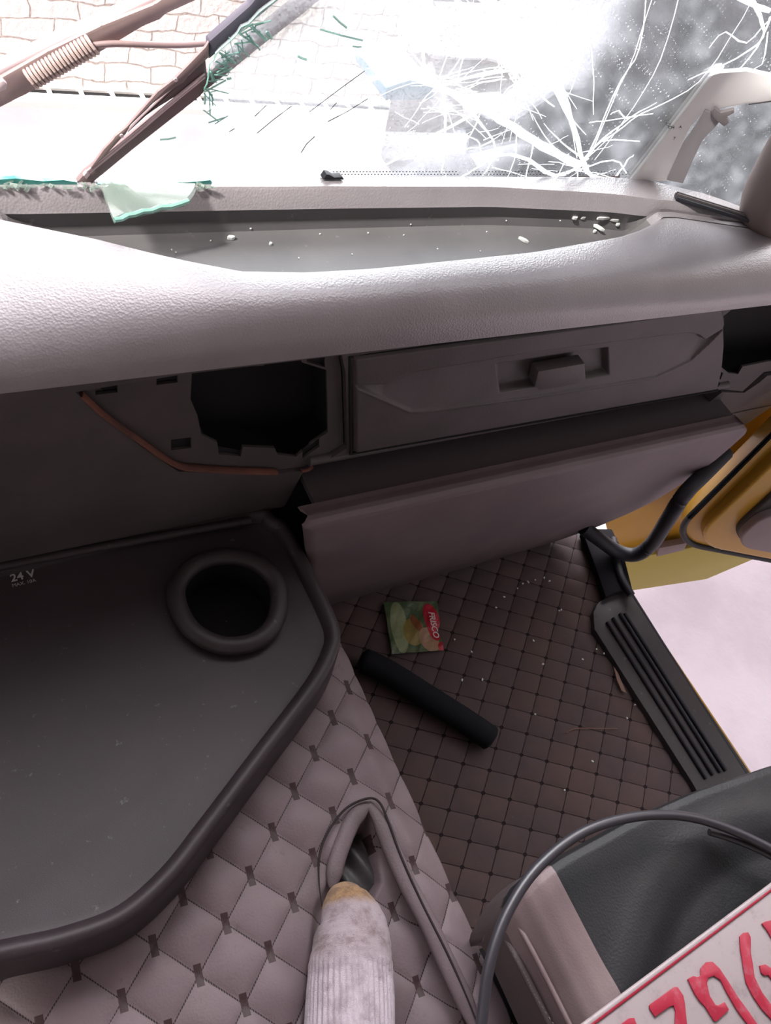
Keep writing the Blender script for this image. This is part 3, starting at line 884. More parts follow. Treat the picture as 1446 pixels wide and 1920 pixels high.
nn_ = nt.nodes.new('ShaderNodeTexNoise'); nn_.inputs['Scale'].default_value = 420
geo = nt.nodes.new('ShaderNodeNewGeometry')
va = nt.nodes.new('ShaderNodeVectorMath'); va.operation = 'MULTIPLY_ADD'; va.inputs[1].default_value = (4, 4, 4)
vs = nt.nodes.new('ShaderNodeVectorMath'); vs.operation = 'SUBTRACT'; vs.inputs[1].default_value = (.5, .5, .5)
vn = nt.nodes.new('ShaderNodeVectorMath'); vn.operation = 'NORMALIZE'
nt.links.new(k.coord('Object'), nn_.inputs['Vector'])
nt.links.new(nn_.outputs['Color'], vs.inputs[0]); nt.links.new(vs.outputs[0], va.inputs[0]); nt.links.new(geo.outputs['Normal'], va.inputs[2])
nt.links.new(va.outputs[0], vn.inputs[0])
nt.links.new(vn.outputs[0], tl0.inputs['Normal']); nt.links.new(vn.outputs[0], df0.inputs['Normal'])
tl = nt.nodes.new('ShaderNodeMixShader'); tl.inputs[0].default_value = .5
nt.links.new(tl0.outputs[0], tl.inputs[1]); nt.links.new(df0.outputs[0], tl.inputs[2])
vc = nt.nodes.new('ShaderNodeTexVoronoi'); vc.inputs['Scale'].default_value = 17
mpv = nt.nodes.new('ShaderNodeMapping'); mpv.inputs['Rotation'].default_value = (0, .6, 0); mpv.inputs['Scale'].default_value = (.55, 1, 1.3)
nt.links.new(k.coord('Object'), mpv.inputs[0]); nt.links.new(mpv.outputs[0], vc.inputs['Vector'])
sv_ = nt.nodes.new('ShaderNodeSeparateColor'); nt.links.new(vc.outputs['Color'], sv_.inputs[0])
cell = X(nt, sv_.outputs[0])
m2 = nt.nodes.new('ShaderNodeMixShader')
ox, oy, oz = k.xyz('Object')
imp = WP(900, 110)
rr_ = ((ox - float(imp[0])) * (ox - float(imp[0])) + (oz - float(imp[2])) * (oz - float(imp[2])))
craze = (1.0 - rr_.step(.002, .05)) * (cell.step(.25, .95) * .30 + .02) * (k.noise(16, 5, .7) * .4 + .8)
left = (1.0 - ox.step(.35, .75)) * .16
specks = k.noise(210, 2, .6).step(.70, .73) * k.noise(9, 3).step(.38, .6) * .8
dust = k.noise(30, 4).step(.4, .8) * .07 + .03
fac = craze.max(left).max(specks) + dust
nt.links.new(fac.clamp().s, m2.inputs[0]); nt.links.new(m1.outputs[0], m2.inputs[1]); nt.links.new(tl.outputs[0], m2.inputs[2])
nt.links.new(m2.outputs[0], out.inputs[0])
M['pane'] = k.m
def jag(pts, amp, n=5):
    out = []
    for i in range(len(pts) - 1):
        a, b = np.array(pts[i], float), np.array(pts[i + 1], float)
        for j in range(n):
            t = j / n
            p = a + (b - a) * t
            if not (i == 0 and j == 0): p = p + rng.uniform(-amp, amp, 2)
            out.append(tuple(p))
    out.append(pts[-1])
    return out
hole_edge = jag([(396, 349), (388, 300), (390, 250), (384, 180), (392, 130), (410, 95), (455, 50), (500, 15), (540, -30), (560, -120)], 3.5, 4)
base_r = [(1500, 420), (1300, 362), (1180, 341), (700, 344)]
panep = [WP(a, b) for a, b in hole_edge] + [np.array((.95, .783 - .17 * .55, 1.35)), np.array((1.3, .783 - .17 * .55, 1.35))] + [np.array((1.3, .800, .70)), np.array((1.0, .800, .70)), np.array((.95, .783, .80))]
prism('glass_pane', panep, WN * .003, M['pane'], ws)
kg_ = Mt('green_glass_edge', srgb(160, 214, 200), .12, spec=.6)
kg_.b.inputs['Alpha'].default_value = .75
M['gedge'] = kg_.m
kt_ = Mt('dark_teal_glass_edge', srgb(70, 150, 142), .2, spec=.6)
M['teal'] = kt_.m
k = Mt('clear_shard_glass', srgb(140, 156, 147), .10, spec=.6)
k.b.inputs['Alpha'].default_value = .42
M['shard'] = k.m
k = Mt('fracture_white', srgb(252, 253, 255), .5, spec=.3)
nt = k.nt
tl = nt.nodes.new('ShaderNodeBsdfTranslucent'); tl.inputs[0].default_value = (.97, .98, 1, 1)
mx = nt.nodes.new('ShaderNodeMixShader'); mx.inputs[0].default_value = .75
nt.links.new(k.b.outputs[0], mx.inputs[1]); nt.links.new(tl.outputs[0], mx.inputs[2])
nt.links.new(mx.outputs[0], nt.nodes['Material Output'].inputs[0])
M['crack'] = k.m

V, Fc = [], []
def crack(pts, w0, w1=None, sm=3):
    w1 = w0 if w1 is None else w1
    path = catmull([np.array((a, b, 0)) for a, b in pts], sm)
    n = len(path)
    P3 = []; R3 = []
    for i, q in enumerate(path):
        j = rng.uniform(-1.2, 1.2, 2) if 0 < i < n - 1 else (0, 0)
        p = WP(q[0] + j[0], q[1] + j[1], -.0022)
        P3.append(p); R3.append(max(.25, (w0 + (w1 - w0) * i / max(1, n - 1)) * .38) * depth_of(p) / FPX)
    b0 = len(V)
    for i in range(n):
        t_ = P3[min(i + 1, n - 1)] - P3[max(i - 1, 0)]; t_ = t_ / (np.linalg.norm(t_) + 1e-9)
        s_ = np.cross(t_, WN)
        V.append(P3[i] + s_ * R3[i] * rng.uniform(.8, 1.2)); V.append(P3[i] - s_ * R3[i] * rng.uniform(.8, 1.2))
    for i in range(n - 1): Fc.append((b0 + 2 * i, b0 + 2 * i + 1, b0 + 2 * i + 3, b0 + 2 * i + 2))
big = [
 ([(860, -40), (940, 20), (1000, 70), (1035, 120), (1058, 180), (1076, 240), (1092, 300)], 26, 9),
 ([(1000, 70), (1030, 90), (1060, 75), (1110, 40), (1150, 0), (1170, -30)], 16, 8),
 ([(1036, 120), (1070, 90), (1120, 20), (1135, -20)], 14, 6),
 ([(1000, -30), (1025, 40), (1036, 90)], 10, 10),
 ([(690, 150), (760, 140), (830, 165), (900, 200), (960, 238), (1020, 275), (1090, 312)], 14, 22),
 ([(1035, 135), (990, 165), (930, 190), (870, 225), (800, 262), (760, 290), (700, 320)], 12, 6),
 ([(1035, 115), (960, 130), (880, 145), (820, 160), (760, 140)], 11, 7),
 ([(830, 165), (835, 220), (832, 290), (828, 325)], 9, 3),
 ([(830, 165), (860, 190), (900, 230), (930, 280), (905, 330)], 6, 4),
 ([(955, 115), (975, 150), (990, 165)], 6, 5),
 ([(940, 110), (905, 80), (870, 40), (850, -20)], 12, 10),
 ([(1090, 310), (1040, 330), (990, 300), (940, 290), (890, 318), (860, 335)], 12, 5),
 ([(1090, 305), (1130, 262), (1180, 222), (1232, 192)], 9, 3),
 ([(1090, 305), (1120, 270), (1160, 245), (1200, 215), (1290, 170), (1345, 110), (1408, 5)], 6, 2.5),
 ([(1100, 300), (1120, 250), (1165, 150), (1200, 90), (1212, -20)], 5, 2.5),
 ([(1108, 290), (1150, 190), (1190, 100), (1222, 0), (1226, -20)], 3.5, 2.5),
 ([(1115, 300), (1190, 200), (1240, 110), (1272, 0), (1278, -20)], 3, 2.5),
 ([(1100, 50), (1112, 120), (1113, 215)], 3, 2),
 ([(1100, 60), (1085, 130), (1062, 185)], 3, 2),
 ([(1090, 310), (1130, 265), (1200, 265)], 5, 3),
 ([(1105, 230), (1150, 225), (1225, 213)], 3, 3),
 ([(1145, 215), (1160, 208), (1175, 222), (1200, 215)], 4, 3),
 ([(1040, 200), (1010, 170), (1036, 130)], 3, 6),
 ([(1076, 240), (1050, 180), (1030, 130)], 10, 14),
 ([(970, 240), (965, 300), (950, 335)], 4, 2), ([(1000, 270), (985, 340)], 4, 3),
 ([(905, 195), (885, 250), (850, 285), (835, 285)], 4, 4),
 ([(860, 250), (895, 262), (905, 285), (935, 300)], 3, 3),
 ([(800, 262), (850, 280), (900, 275), (925, 262)], 4, 3),
 ([(700, 90), (760, 110), (830, 165)], 5, 9), ([(620, 60), (700, 90), (780, 60), (860, 10)], 3, 7),
 ([(780, -20), (790, 60), (800, 140), (830, 165)], 8, 8), ([(720, -20), (740, 50), (790, 120), (825, 160)], 4, 6),
 ([(1400, -20), (1425, 30), (1430, 70), (1380, 110), (1290, 150)], 12, 3),
 ([(1446, 30), (1420, 90), (1380, 135)], 8, 4), ([(1330, 90), (1360, 60), (1400, 80), (1440, 40)], 3, 5),
 ([(1440, 60), (1428, 120), (1385, 138)], 4, 3), ([(1375, -10), (1420, 12), (1446, 20)], 10, 14),
 ([(1080, 320), (1150, 300), (1175, 325)], 6, 3), ([(1092, 300), (1110, 330), (1180, 340)], 12, 5),
 ([(1156, 330), (1178, 300), (1188, 290)], 8, 3),
 ([(640, 0), (690, -10), (760, 30), (850, 30), (940, 40), (1010, 60)], 8, 12),
 ([(930, -30), (960, 10), (1010, 20), (1060, 40), (1105, 50)], 8, 5),
]
for b_ in big: crack(*b_)
for i in range(95):     # fine radial fractures around the two impact points
    c0 = [(1025, 95), (835, 165), (1085, 305), (925, 60), (960, 130)][i % 5]
    a = rng.uniform(0, 2 * math.pi); L = rng.uniform(50, 190)
    p0 = np.array(c0) + rng.uniform(-22, 22, 2)
    pts = [tuple(p0)]
    for s_ in range(3):
        a += rng.uniform(-.25, .25); p0 = p0 + np.array((math.cos(a), math.sin(a))) * L / 3
        if p0[1] > 338 or p0[0] > 1190: break
        pts.append(tuple(p0))
    if len(pts) > 1: crack(pts, rng.uniform(2, 6), rng.uniform(1, 2.2), 2)
for i in range(60):     # cross fractures
    a, b = rng.uniform(640, 1060), rng.uniform(-10, 330)
    an = rng.uniform(-.9, .5); L = rng.uniform(25, 90)
    crack([(a, b), (a + L * .5 * math.cos(an) + rng.uniform(-8, 8), b + L * .5 * math.sin(an)), (a + L * math.cos(an), min(336, b + L * math.sin(an)))], rng.uniform(1.5, 4), 1.5, 2)
me = recalc(mesh('fracture_lines', V, Fc))
link('fracture_lines', me, M['crack'], ws)
# green shattered edge along the hole
V, Fc = [], []
def splinter(pts, w_):
    path = [WP(a, b, -.003) for a, b in pts]
    tube_data(path, [w_ * .5 * depth_of(p) / FPX for p in path], 4, V, Fc)
for i in range(11, len(hole_edge) - 1):
    splinter([hole_edge[i], hole_edge[i + 1]], rng.uniform(2.5, 5))
for i in range(46):
    t = rng.uniform(0, 1)
    c0 = np.array(hole_edge[int(10 + t * 16)]) + rng.uniform(-6, 16, 2)
    an = rng.uniform(-.8, 1.6); L = rng.uniform(10, 45)
    splinter([tuple(c0), (c0[0] + L * math.cos(an), c0[1] + L * math.sin(an))], rng.uniform(1.2, 4))
me = recalc(mesh('shattered_edge', V, Fc)); o = link('shattered_edge', me, M['gedge'], ws)
V, Fc = [], []
for (a, b, c_, d_, w_) in [(470, 48, 500, 75, 6), (500, 60, 510, 72, 6), (395, 135, 400, 150, 5), (600, 55, 680, 76, 3.5), (625, 30, 650, 52, 4), (558, 105, 575, 112, 4), (300, 262, 330, 258, 4), (425, 148, 434, 146, 5), (662, 87, 678, 88, 3)]:
    splinter([(a, b), ((a + c_) / 2, (b + d_) / 2 + 1), (c_, d_)], w_)
me = recalc(mesh('green_splinters', V, Fc)); link('green_splinters', me, M['gedge'], ws)
# thin scratches on the glass
V, Fc = [], []
for pts in ([(478, 218), (500, 197)], [(482, 250), (512, 225), (548, 198)], [(580, 210), (640, 165), (684, 133)], [(615, 228), (650, 210), (690, 185)], [(565, 286), (575, 270), (590, 256)], [(430, 247), (440, 241)], [(620, 205), (632, 192)]):
    splinter(pts, 1.5)
me = recalc(mesh('scratches', V, Fc)); link('scratches', me, M['ink'], ws)
# teal strip of glass left standing in the frame
def topedge(pts, w_, mat, name):
    path = [P(a, b, y=.760) + np.array((0, 0, .002)) for a, b in pts]
    prism(name, path + [p + np.array((0, 0, -.012)) for p in path[::-1]], (0, .005, 0), mat, ws)
topedge([(-60, 341), (0, 340), (30, 338), (60, 341), (82, 343), (120, 341), (145, 345)], 8, M['teal'], 'glass_stub')
topedge([(183, 348), (240, 349), (300, 346), (350, 345), (394, 341), (397, 344)], 8, M['teal'], 'glass_stub')
# crushed glass rubble along the foot of the hole
V, Fc = [], []
for i in range(90):
    a = rng.uniform(-20, 398); p = P(a, 349 + rng.uniform(-4, 4), z=.803)
    tube_data([p, p + rng.uniform(-.010, .010, 3) * np.array((1, .5, .25))], rng.uniform(.001, .0026), 4, V, Fc)
me = recalc(mesh('crushed_glass', V, Fc)); o = link('crushed_glass', me, M['shard'], ws); o['kind'] = 'stuff'
# dotted ceramic band along the foot of the pane
V, Fc = [], []
for i in range(90):
    a = 625 + i * 6.2
    if 860 < a < 880: continue
    for r_ in range(2):
        p = WP(a + 3 * r_, 322 + r_ * 5, -.0021)
        tube_data([p, p + np.array((0.0014, 0, 0))], .0007, 4, V, Fc)
me = recalc(mesh('dotted_band', V, Fc)); link('dotted_band', me, M['ink'], ws)
# dark chip
c_ = [WP(a, b, -.006) for a, b in [(600, 328), (607, 318), (613, 319), (622, 324), (636, 323), (640, 328)]]
ch = prism('plastic_chip', c_, (0, -.01, 0), M['rubber'], None, .001)
tag(ch, 'small dark broken plastic chip at the foot of the windscreen', 'plastic chip')

# hanging shard folded over the dash edge
def shard_obj(name, pts3, off, edge_pts, label, group=None):
    o = empty(name, tuple(pts3[0]), label, 'glass shard', group)
    prism('shard_body', pts3, off, M['shard'], o)
    if edge_pts is not None:
        V_, F_ = tube_data(edge_pts, .0028, 6)
        link('green_edge', recalc(mesh('green_edge', V_, F_)), M['gedge'], o)
    return o
shp = jag([(188, 350), (196, 372), (205, 395), (214, 419)], 1.5, 2) + jag([(217, 418), (250, 408), (300, 397), (340, 388), (352, 383)], 2, 3) + jag([(355, 378), (362, 366), (368, 354)], 1.5, 2)
pls = ((0, .752, .806), (0, -.12, 1))
sp3 = [P(a, b, pl=pls) for a, b in shp]
ep = [P(a, b, pl=pls) + np.array((0, -.001, .003)) for a, b in jag([(214, 416), (250, 405), (300, 394), (352, 380)], 2, 3)]
shard_obj('glass_shard', sp3, (0, .004, .004), ep, 'large translucent green-edged glass flap hanging over the rear edge of the dash top')

# ------------------------------------------------------------ wipers (outside the glass)
kb = Mt('weathered_wiper_metal', srgb(112, 92, 92), .5, metal=.2)
kb.color(kb.mix(kb.noise(20, 4).step(.4, .7), srgb(128, 108, 110), srgb(142, 122, 120)))
wmat = kb.m
wlight = Mt('pale_wiper_edge', srgb(196, 176, 180), .5).m
wblk = Mt('wiper_rubber', srgb(116, 96, 98), .55).m
def WY(px, py, y=.83): return P(px, py, y=y)
wa = empty('windscreen_wiper', tuple(WY(0, 190)), 'thick brown-grey wiper arm with ribbed spring crossing the top left opening', 'wiper arm')
prism('arm_beam', [WY(a, b) for a, b in [(-30, 165), (0, 147), (90, 96), (190, 48), (290, 8), (330, -20), (400, -50), (420, -30), (372, 0), (312, 27), (300, 38), (270, 50), (200, 92), (120, 140), (50, 178), (0, 203), (-30, 216)]], (0, .02, 0), wmat, wa, .003)
prism('arm_flange', [WY(a, b, .835) for a, b in [(-30, 145), (0, 130), (120, 72), (200, 38), (290, -6), (300, -20), (320, -20), (290, 12), (190, 52), (90, 100), (0, 150), (-30, 168)]], (0, .02, 0), wlight, wa, .002)
s0, s1 = np.array((55, 150)), np.array((176, 82))
V, Fc = [], []
path = []
for i in range(18 * 10 + 1):
    t = i / 180; c0 = s0 + (s1 - s0) * t
    q = WY(c0[0], c0[1], .826)
    ax = WY(*s1, .826) - WY(*s0, .826); ax /= np.linalg.norm(ax)
    n1 = np.array((0, 1.0, 0)); n1 -= ax * (n1 @ ax); n1 /= np.linalg.norm(n1); n2 = np.cross(ax, n1)
    a = i / 10 * 2 * math.pi
    path.append(q + .0085 * (math.cos(a) * n1 + math.sin(a) * n2))
tube('spring', path, .0019, Mt('spring_steel', srgb(150, 132, 128), .5).m, wa, 6)
prism('pivot_lug', [WY(a, b, .822) for a, b in [(-6, 157), (6, 151), (14, 158), (12, 168), (2, 172), (-8, 176)]], (0, .006, 0), wlight, wa, .001)
tube('washer_hose', catmull([WY(a, b, .828) for a, b in [(170, 86), (215, 82), (290, 84), (345, 84), (395, 80)]], 5), .0031, wmat, wa, 8)
bl = empty('windscreen_wiper', tuple(WY(150, 350, .80)), 'slender wiper blade slanting down through the broken opening to the dash', 'wiper blade')
def Y2(a): return .80
def BP(px, py, y=.80): return P(px, py, y=y - .036)
prism('rubber_strip', [BP(a, b) for a, b in [(141, 346), (160, 324), (380, 150), (410, 120), (470, 68), (580, -20), (625, -20), (570, 25), (480, 95), (440, 128), (383, 172), (376, 181), (250, 280), (163, 352), (157, 360)]], (0, .008, 0), wblk, bl, .0015)
for off_, w_ in ((0, .0012), (7, .001)):
    tube('steel_rail', [BP(a, b + off_, .798) for a, b in [(162, 322), (250, 250), (330, 182), (384, 138)]], w_, wlight, bl, 6)
prism('lever', [BP(a, b, .796) for a, b in [(212, 262), (216, 256), (238, 238), (296, 172), (330, 146), (386, 88), (392, 78), (392, 108), (355, 140), (345, 155), (322, 168), (290, 192), (245, 235), (236, 252), (224, 264), (200, 290), (172, 318), (170, 315), (195, 280)]], (0, .004, 0), wmat, bl, .001)
for c0 in ((228, 254), (329, 149)):
    a = BP(*c0, .7955)
    tube('rivet', [a, a + np.array((0, -.0015, 0))], .0019, wlight, bl, 10)
prism('inner_plate', [BP(a, b, .799) for a, b in [(240, 248), (265, 222), (322, 168), (345, 150), (385, 112), (388, 140), (330, 180), (290, 205), (262, 225)]], (0, .004, 0), Mt('dark_wiper_steel', srgb(104, 86, 88), .6).m, bl, .0008)  # inner plate in a darker steel colour
prism('end_clip', [BP(a, b, .797) for a, b in [(157, 330), (163, 323), (169, 328), (162, 336)]], (0, .005, 0), wlight, bl)
prism('blade_cover', [BP(a, b, .797) for a, b in [(392, 78), (470, 10), (500, -30), (560, -30), (470, 45), (392, 112)]], (0, .012, 0), Mt('blade_cover_plastic', srgb(70, 66, 78), .4).m, bl, .002)

# ------------------------------------------------------------ A pillar trim on the right
pil_n = np.array((-.62, -.75, -.12)); pil_n /= np.linalg.norm(pil_n)
pil_o = P(1225, 342, z=.80)
def LP(px, py, off=0): return P(px, py, pl=(pil_o - pil_n * off, pil_n))
tr1 = empty('trim_3', tuple(pil_o), kind='structure')
outer = [(1168, 345), (1190, 310), (1215, 262), (1240, 200), (1262, 172), (1300, 150), (1350, 137), (1400, 133), (1446, 143), (1520, 190)]
innr = [(1520, 250), (1446, 192), (1400, 195), (1350, 205), (1318, 212), (1295, 240), (1275, 280), (1250, 340)]
prism('pillar_trim', [LP(a, b) for a, b in outer + innr], -pil_n * .012, M['white'], tr1, .003)
seal = [(1250, 338), (1278, 275), (1302, 240), (1322, 208), (1335, 212), (1350, 228), (1340, 240), (1318, 262), (1300, 300), (1281, 344)]
prism('pillar_seal', [LP(a, b, -.006) for a, b in seal], -pil_n * .006, M['greyseal'], tr1, .001)
prism('seal_clip', [LP(a, b, -.012) for a, b in [(1332, 210), (1340, 203), (1352, 212), (1376, 206), (1377, 212), (1362, 220), (1368, 230), (1358, 238), (1342, 225)]], -pil_n * .008, Mt('clip_plastic', srgb(120, 114, 116), .6).m, tr1, .001)
tube('trim_groove', [LP(a, b, -.001) for a, b in [(1404, 196), (1446, 190), (1500, 188)]], .0009, M['ink'], tr1, 5)
# printed warning text on the trim
def ltext(s_, px, py, size):
    o_ = LP(px, py, -.0008); x_ = LP(px + 30, py + 1, -.0008) - o_; y_ = LP(px + 8, py - 30, -.0008) - o_
    text_mesh('warning_print', s_, size, o_, x_, y_, M['ink'], tr1)
ltext('MWCH', 1237, 241, .0062); ltext('ii', 1250, 231, .005); ltext('A I', 1207, 272, .009); ltext('-- ---- --', 1200, 288, .004)
ltext('7', 1262, 262, .006); ltext('.A', 1272, 240, .005); ltext('--- --', 1208, 293, .0034)
bd = [P(1385, 398, z=.80), P(1402, 350, pl=((1.08, .66, .85), pil_n)), P(1440, 300, pl=((1.08, .66, .9), pil_n)), P(1500, 240, pl=((1.1, .66, .95), pil_n))]
pb = empty('pillar_boot', tuple(P(1410, 405, z=.8)), 'smooth taupe lower pillar cover rising from the right end of the dash', 'pillar cover')
ko = Mt('taupe_cover', srgb(112, 99, 96), .6).m
path = catmull([P(1432, 418, z=.79), P(1440, 375, z=.84), P(1462, 330, z=.89), P(1490, 280, z=.94), P(1530, 220, z=1.0), P(1600, 120, z=1.10)], 8)
tube('cover_shell', path, list(np.linspace(.042, .034, len(path))), ko, pb, 24, flat=.8)
mr = empty('round_mirror', tuple(P(1425, 265, y=.95)), 'blue-grey round mirror head outside beyond the right pillar', 'mirror')
a = P(1424, 262, y=.95)
tube('mirror_glass', [a, a + np.array((0, .012, 0))], .026, Mt('mirror_blue', srgb(150, 165, 180), .3).m, mr, 24, flat=.6)
tube('mirror_rim', [a + np.array((0, .012, -.010)), a + np.array((0, .04, -.018))], .028, M['greyseal'], mr, 24, flat=.6)

# ------------------------------------------------------------ seat
st = empty('passenger_seat', (.75, -.25, 0), 'passenger seat cushion with black leather centre and grey leather side bolster', 'seat')
SX0, SX1, SY0 = .432, 1.02, -.50
TSX = np.array([.421, .421, .428, .442, .460, .481] + list(np.linspace(.50, .95, 44)) + [.97, .99, 1.005, 1.014, 1.018, 1.018])
TDZ = np.array([-.135, -.07, -.034, -.013, -.004, 0] + [0] * 44 + [-.004, -.013, -.03, -.06, -.10, -.135])
sxs = np.interp(np.linspace(0, len(TSX) - 1, 221), range(len(TSX)), TSX)
sdz = np.interp(np.linspace(0, len(TSX) - 1, 221), range(len(TSX)), TDZ)
def seatf(U, W):
    Xa = np.repeat(sxs[:, None], U.shape[1], 1); dz = np.repeat(sdz[:, None], U.shape[1], 1)
    b = W
    fr_ = np.clip((.22 - b) / .22, 0, 1)
    Yf = np.interp(Xa, [.421, .424, .430, .440, .455, .475, .50, .60, .72, .86, 1.0], [-.040, -.028, -.018, -.009, -.003, .001, .003, .004, -.002, -.018, -.05]) - .012
    Ya = Yf - np.clip((b - .22) / .78, 0, 1) * (Yf - SY0) + (.012) * np.sin(np.minimum(fr_ * 1.6, 1) * math.pi / 2)
    rr = np.hypot((Xa - .70) / .30, (Ya + .36) / .30)
    Za = .457 - .012 * (1 - sstep(.86, .99, rr)) * sstep(.484, .52, Xa) + .004 * np.exp(-((rr - 1.04) / .06) ** 2)
    Za = np.minimum(Za + dz, Za + dz) - .15 * np.clip(fr_ - .30, 0, 1) ** 1.25 - .012 * fr_
    return Xa, Ya, Za
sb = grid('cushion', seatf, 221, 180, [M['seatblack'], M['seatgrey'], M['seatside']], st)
nvv = 180
lim = int(np.searchsorted(sxs, .481))
for fi_, p_ in enumerate(sb.data.polygons):
    col_ = fi_ // (nvv - 1); row_ = fi_ % (nvv - 1)
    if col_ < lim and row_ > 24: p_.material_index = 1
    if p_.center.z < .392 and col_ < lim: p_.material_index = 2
box('seat_base', (.47, -.50, .0), (.95, -.06, .31), M['rubber'], st, .01)
tube('piping', catmull([(.428, -.040, .375), (.420, -.07, .398), (.419, -.15, .405), (.419, -.30, .405), (.419, -.48, .405)], 6), .004, M['seatside'], st, 8)
tube('piping', catmull([(.434, -.030, .405), (.427, -.06, .426), (.427, -.15, .430), (.427, -.30, .430), (.427, -.48, .430)], 6), .003, M['seatgrey'], st, 8)
V, Fc = [], []
pp = catmull([P(a, b, z=.447) for a, b in [(952, 1770), (985, 1830), (1005, 1870), (1045, 1930)]], 14)
for i in range(0, len(pp) - 1, 2): tube_data([pp[i], pp[i] + (pp[i + 1] - pp[i]) * .8], .0009, 5, V, Fc)
link('stitching', mesh('stitching', V, Fc), M['seatside'], st)

# ------------------------------------------------------------ cable over the seat
cp = [(896, 2050, .50), (900, 1960, .50), (905, 1900, .505), (920, 1800, .515), (955, 1705, .52), (1010, 1625, .52), (1090, 1562, .515), (1180, 1533, .505), (1270, 1529, .495), (1350, 1548, .488), (1446, 1592, .482), (1560, 1660, .48), (1700, 1730, .482), (1850, 1800, .49)]
cb = tube('cable', catmull([P(a, b, z=c_) for a, b, c_ in cp], 10), .0056, M['cable'], None, 14)
tag(cb, 'thick black cable arching across the seat and tunnel', 'cable')
cb_shade = tube('cable', catmull([P(a, b, z=.474) for a, b in [(1330, 1560), (1380, 1576), (1446, 1606), (1540, 1668)]], 8), .0040, M['cable'], None, 12)  # dark tube built as the shadow under the cable
tag(cb_shade, 'short dark strand standing in for the cable shadow on the seat at the frame edge', 'cable')

# ------------------------------------------------------------ number plate
PZ = .478
def NP(a, b, h=0): return P(a, b, z=PZ + h)
npl = empty('number_plate', tuple(NP(1300, 1850)), 'dirty white number plate with red embossed digits lying on the seat', 'number plate')
pc0 = NP(1088, 1921); pc1 = NP(1446, 1655)
ex_ = (pc1 - pc0) / np.linalg.norm(pc1 - pc0); ey_ = np.array((ex_[1], -ex_[0], 0))
k = Mt('plate_white', srgb(214, 200, 202), .45, spec=.5)
k.color(k.mix(k.noise(40, 5, .7).step(.5, .75), srgb(154, 142, 144), srgb(132, 121, 122)))
k.color(k.mix(k.noise(260, 3, .7).step(.68, .74) * .6, k.b.inputs['Base Color'].links[0].from_socket, srgb(120, 104, 100)))
pw = k.m
k = Mt('plate_red', srgb(206, 66, 92), .4, spec=.5)
k.color(k.mix(k.noise(60, 5, .7).step(.5, .7), srgb(158, 36, 58), srgb(162, 74, 88)))
pr_ = k.m
A0 = pc0 - ex_ * .12
def pl2(s_, t_, h=0): return A0 + ex_ * s_ + ey_ * t_ + np.array((0, 0, h))
prism('plate_sheet', [pl2(0, 0, -.002), pl2(.52, 0, -.002), pl2(.52, .112, -.002), pl2(0, .112, -.002)], (0, 0, .002), pw, npl, .0006)
tube('embossed_rim', [pl2(.004, .0035, 0), pl2(.516, .0035, 0)], .0034, pw, npl, 12, flat=.6)
tube('red_border', [pl2(.006, .0050, .0009), pl2(.516, .0050, .0009)], .0022, pr_, npl, 12, flat=.5)
tube('embossed_rim', [pl2(.004, .108, 0), pl2(.516, .108, 0)], .0034, pw, npl, 12, flat=.6)
f6 = lambda u_, v_: (1060 + u_ * .26694, 1640 + v_ * .26694)
digits = {
 'seven': [(585, 920), (600, 905), (760, 790), (785, 790), (825, 850), (835, 900), (850, 1049), (880, 1290), (830, 1300), (765, 1049), (770, 960), (755, 920), (735, 925), (625, 1000), (590, 945)],
 'arch': [(855, 735), (895, 712), (925, 720), (945, 710), (945, 660), (985, 615), (1030, 612), (1080, 660), (1140, 750), (1215, 870), (1290, 970), (1350, 1060), (1440, 1200), (1380, 1230), (1280, 1060), (1200, 950), (1130, 830), (1085, 740), (1040, 712), (1000, 725), (990, 765), (1010, 850), (1050, 915), (1070, 920), (1115, 895), (1145, 950), (1060, 1030), (1040, 1030), (975, 925), (940, 890), (905, 840)],
 'long_stroke': [(1220, 435), (1245, 410), (1280, 405), (1298, 440), (1300, 560), (1315, 640), (1325, 720), (1380, 830), (1446, 920), (1560, 1040), (1540, 1110), (1446, 1020), (1370, 940), (1310, 850), (1265, 760), (1245, 650), (1225, 520)],
 'hook': [(1360, 640), (1400, 630), (1446, 660), (1540, 740), (1530, 820), (1446, 740), (1420, 705), (1395, 712), (1370, 690)],
 'corner_stroke': [(1375, 345), (1400, 330), (1446, 320), (1600, 300), (1600, 560), (1446, 450), (1410, 390)],
}
for nm, pts in digits.items():
    prism('embossed_digit', [NP(*f6(*q), .0004) for q in pts], (0, 0, .0018), pr_, npl, .0006)
    cx_ = np.mean([q[0] for q in pts]); cy_ = np.mean([q[1] for q in pts])
prism('embossed_digit', [NP(*f6(*q), .0004) for q in [(390, 1049), (440, 1010), (480, 1005), (500, 1060), (440, 1200)]], (0, 0, .0018), pr_, npl, .0006)

# ------------------------------------------------------------ person's foot in a sock
ft = empty('person', tuple(P(650, 1780, z=.30)), "person's foot in a dirty white ribbed sock with tan toe resting on the quilted tunnel", 'person')
secs = [(1657, 642, 660, .330, .6), (1662, 628, 674, .331, .7), (1676, 612, 690, .333, .75), (1700, 602, 706, .337, .8), (1735, 594, 728, .341, .8), (1775, 584, 737, .345, .8), (1820, 577, 739, .350, .85), (1870, 573, 741, .357, .9), (1920, 570, 741, .366, .95), (1990, 566, 742, .385, .95), (2070, 566, 742, .42, .95), (2160, 570, 745, .47, .95)]
cens, rads, flats = [], [], []
for (py_, l_, r_, z_, f_) in secs:
    c0 = P((l_ + r_) / 2, py_, z=z_)
    cens.append(c0); rads.append((r_ - l_) / 2 * depth_of(c0) / FPX * .985); flats.append(f_)
NS = 96; SEG = 264
cs = catmull(cens, 9); n = len(cs)
ri = np.interp(np.linspace(0, len(rads) - 1, n), range(len(rads)), rads)
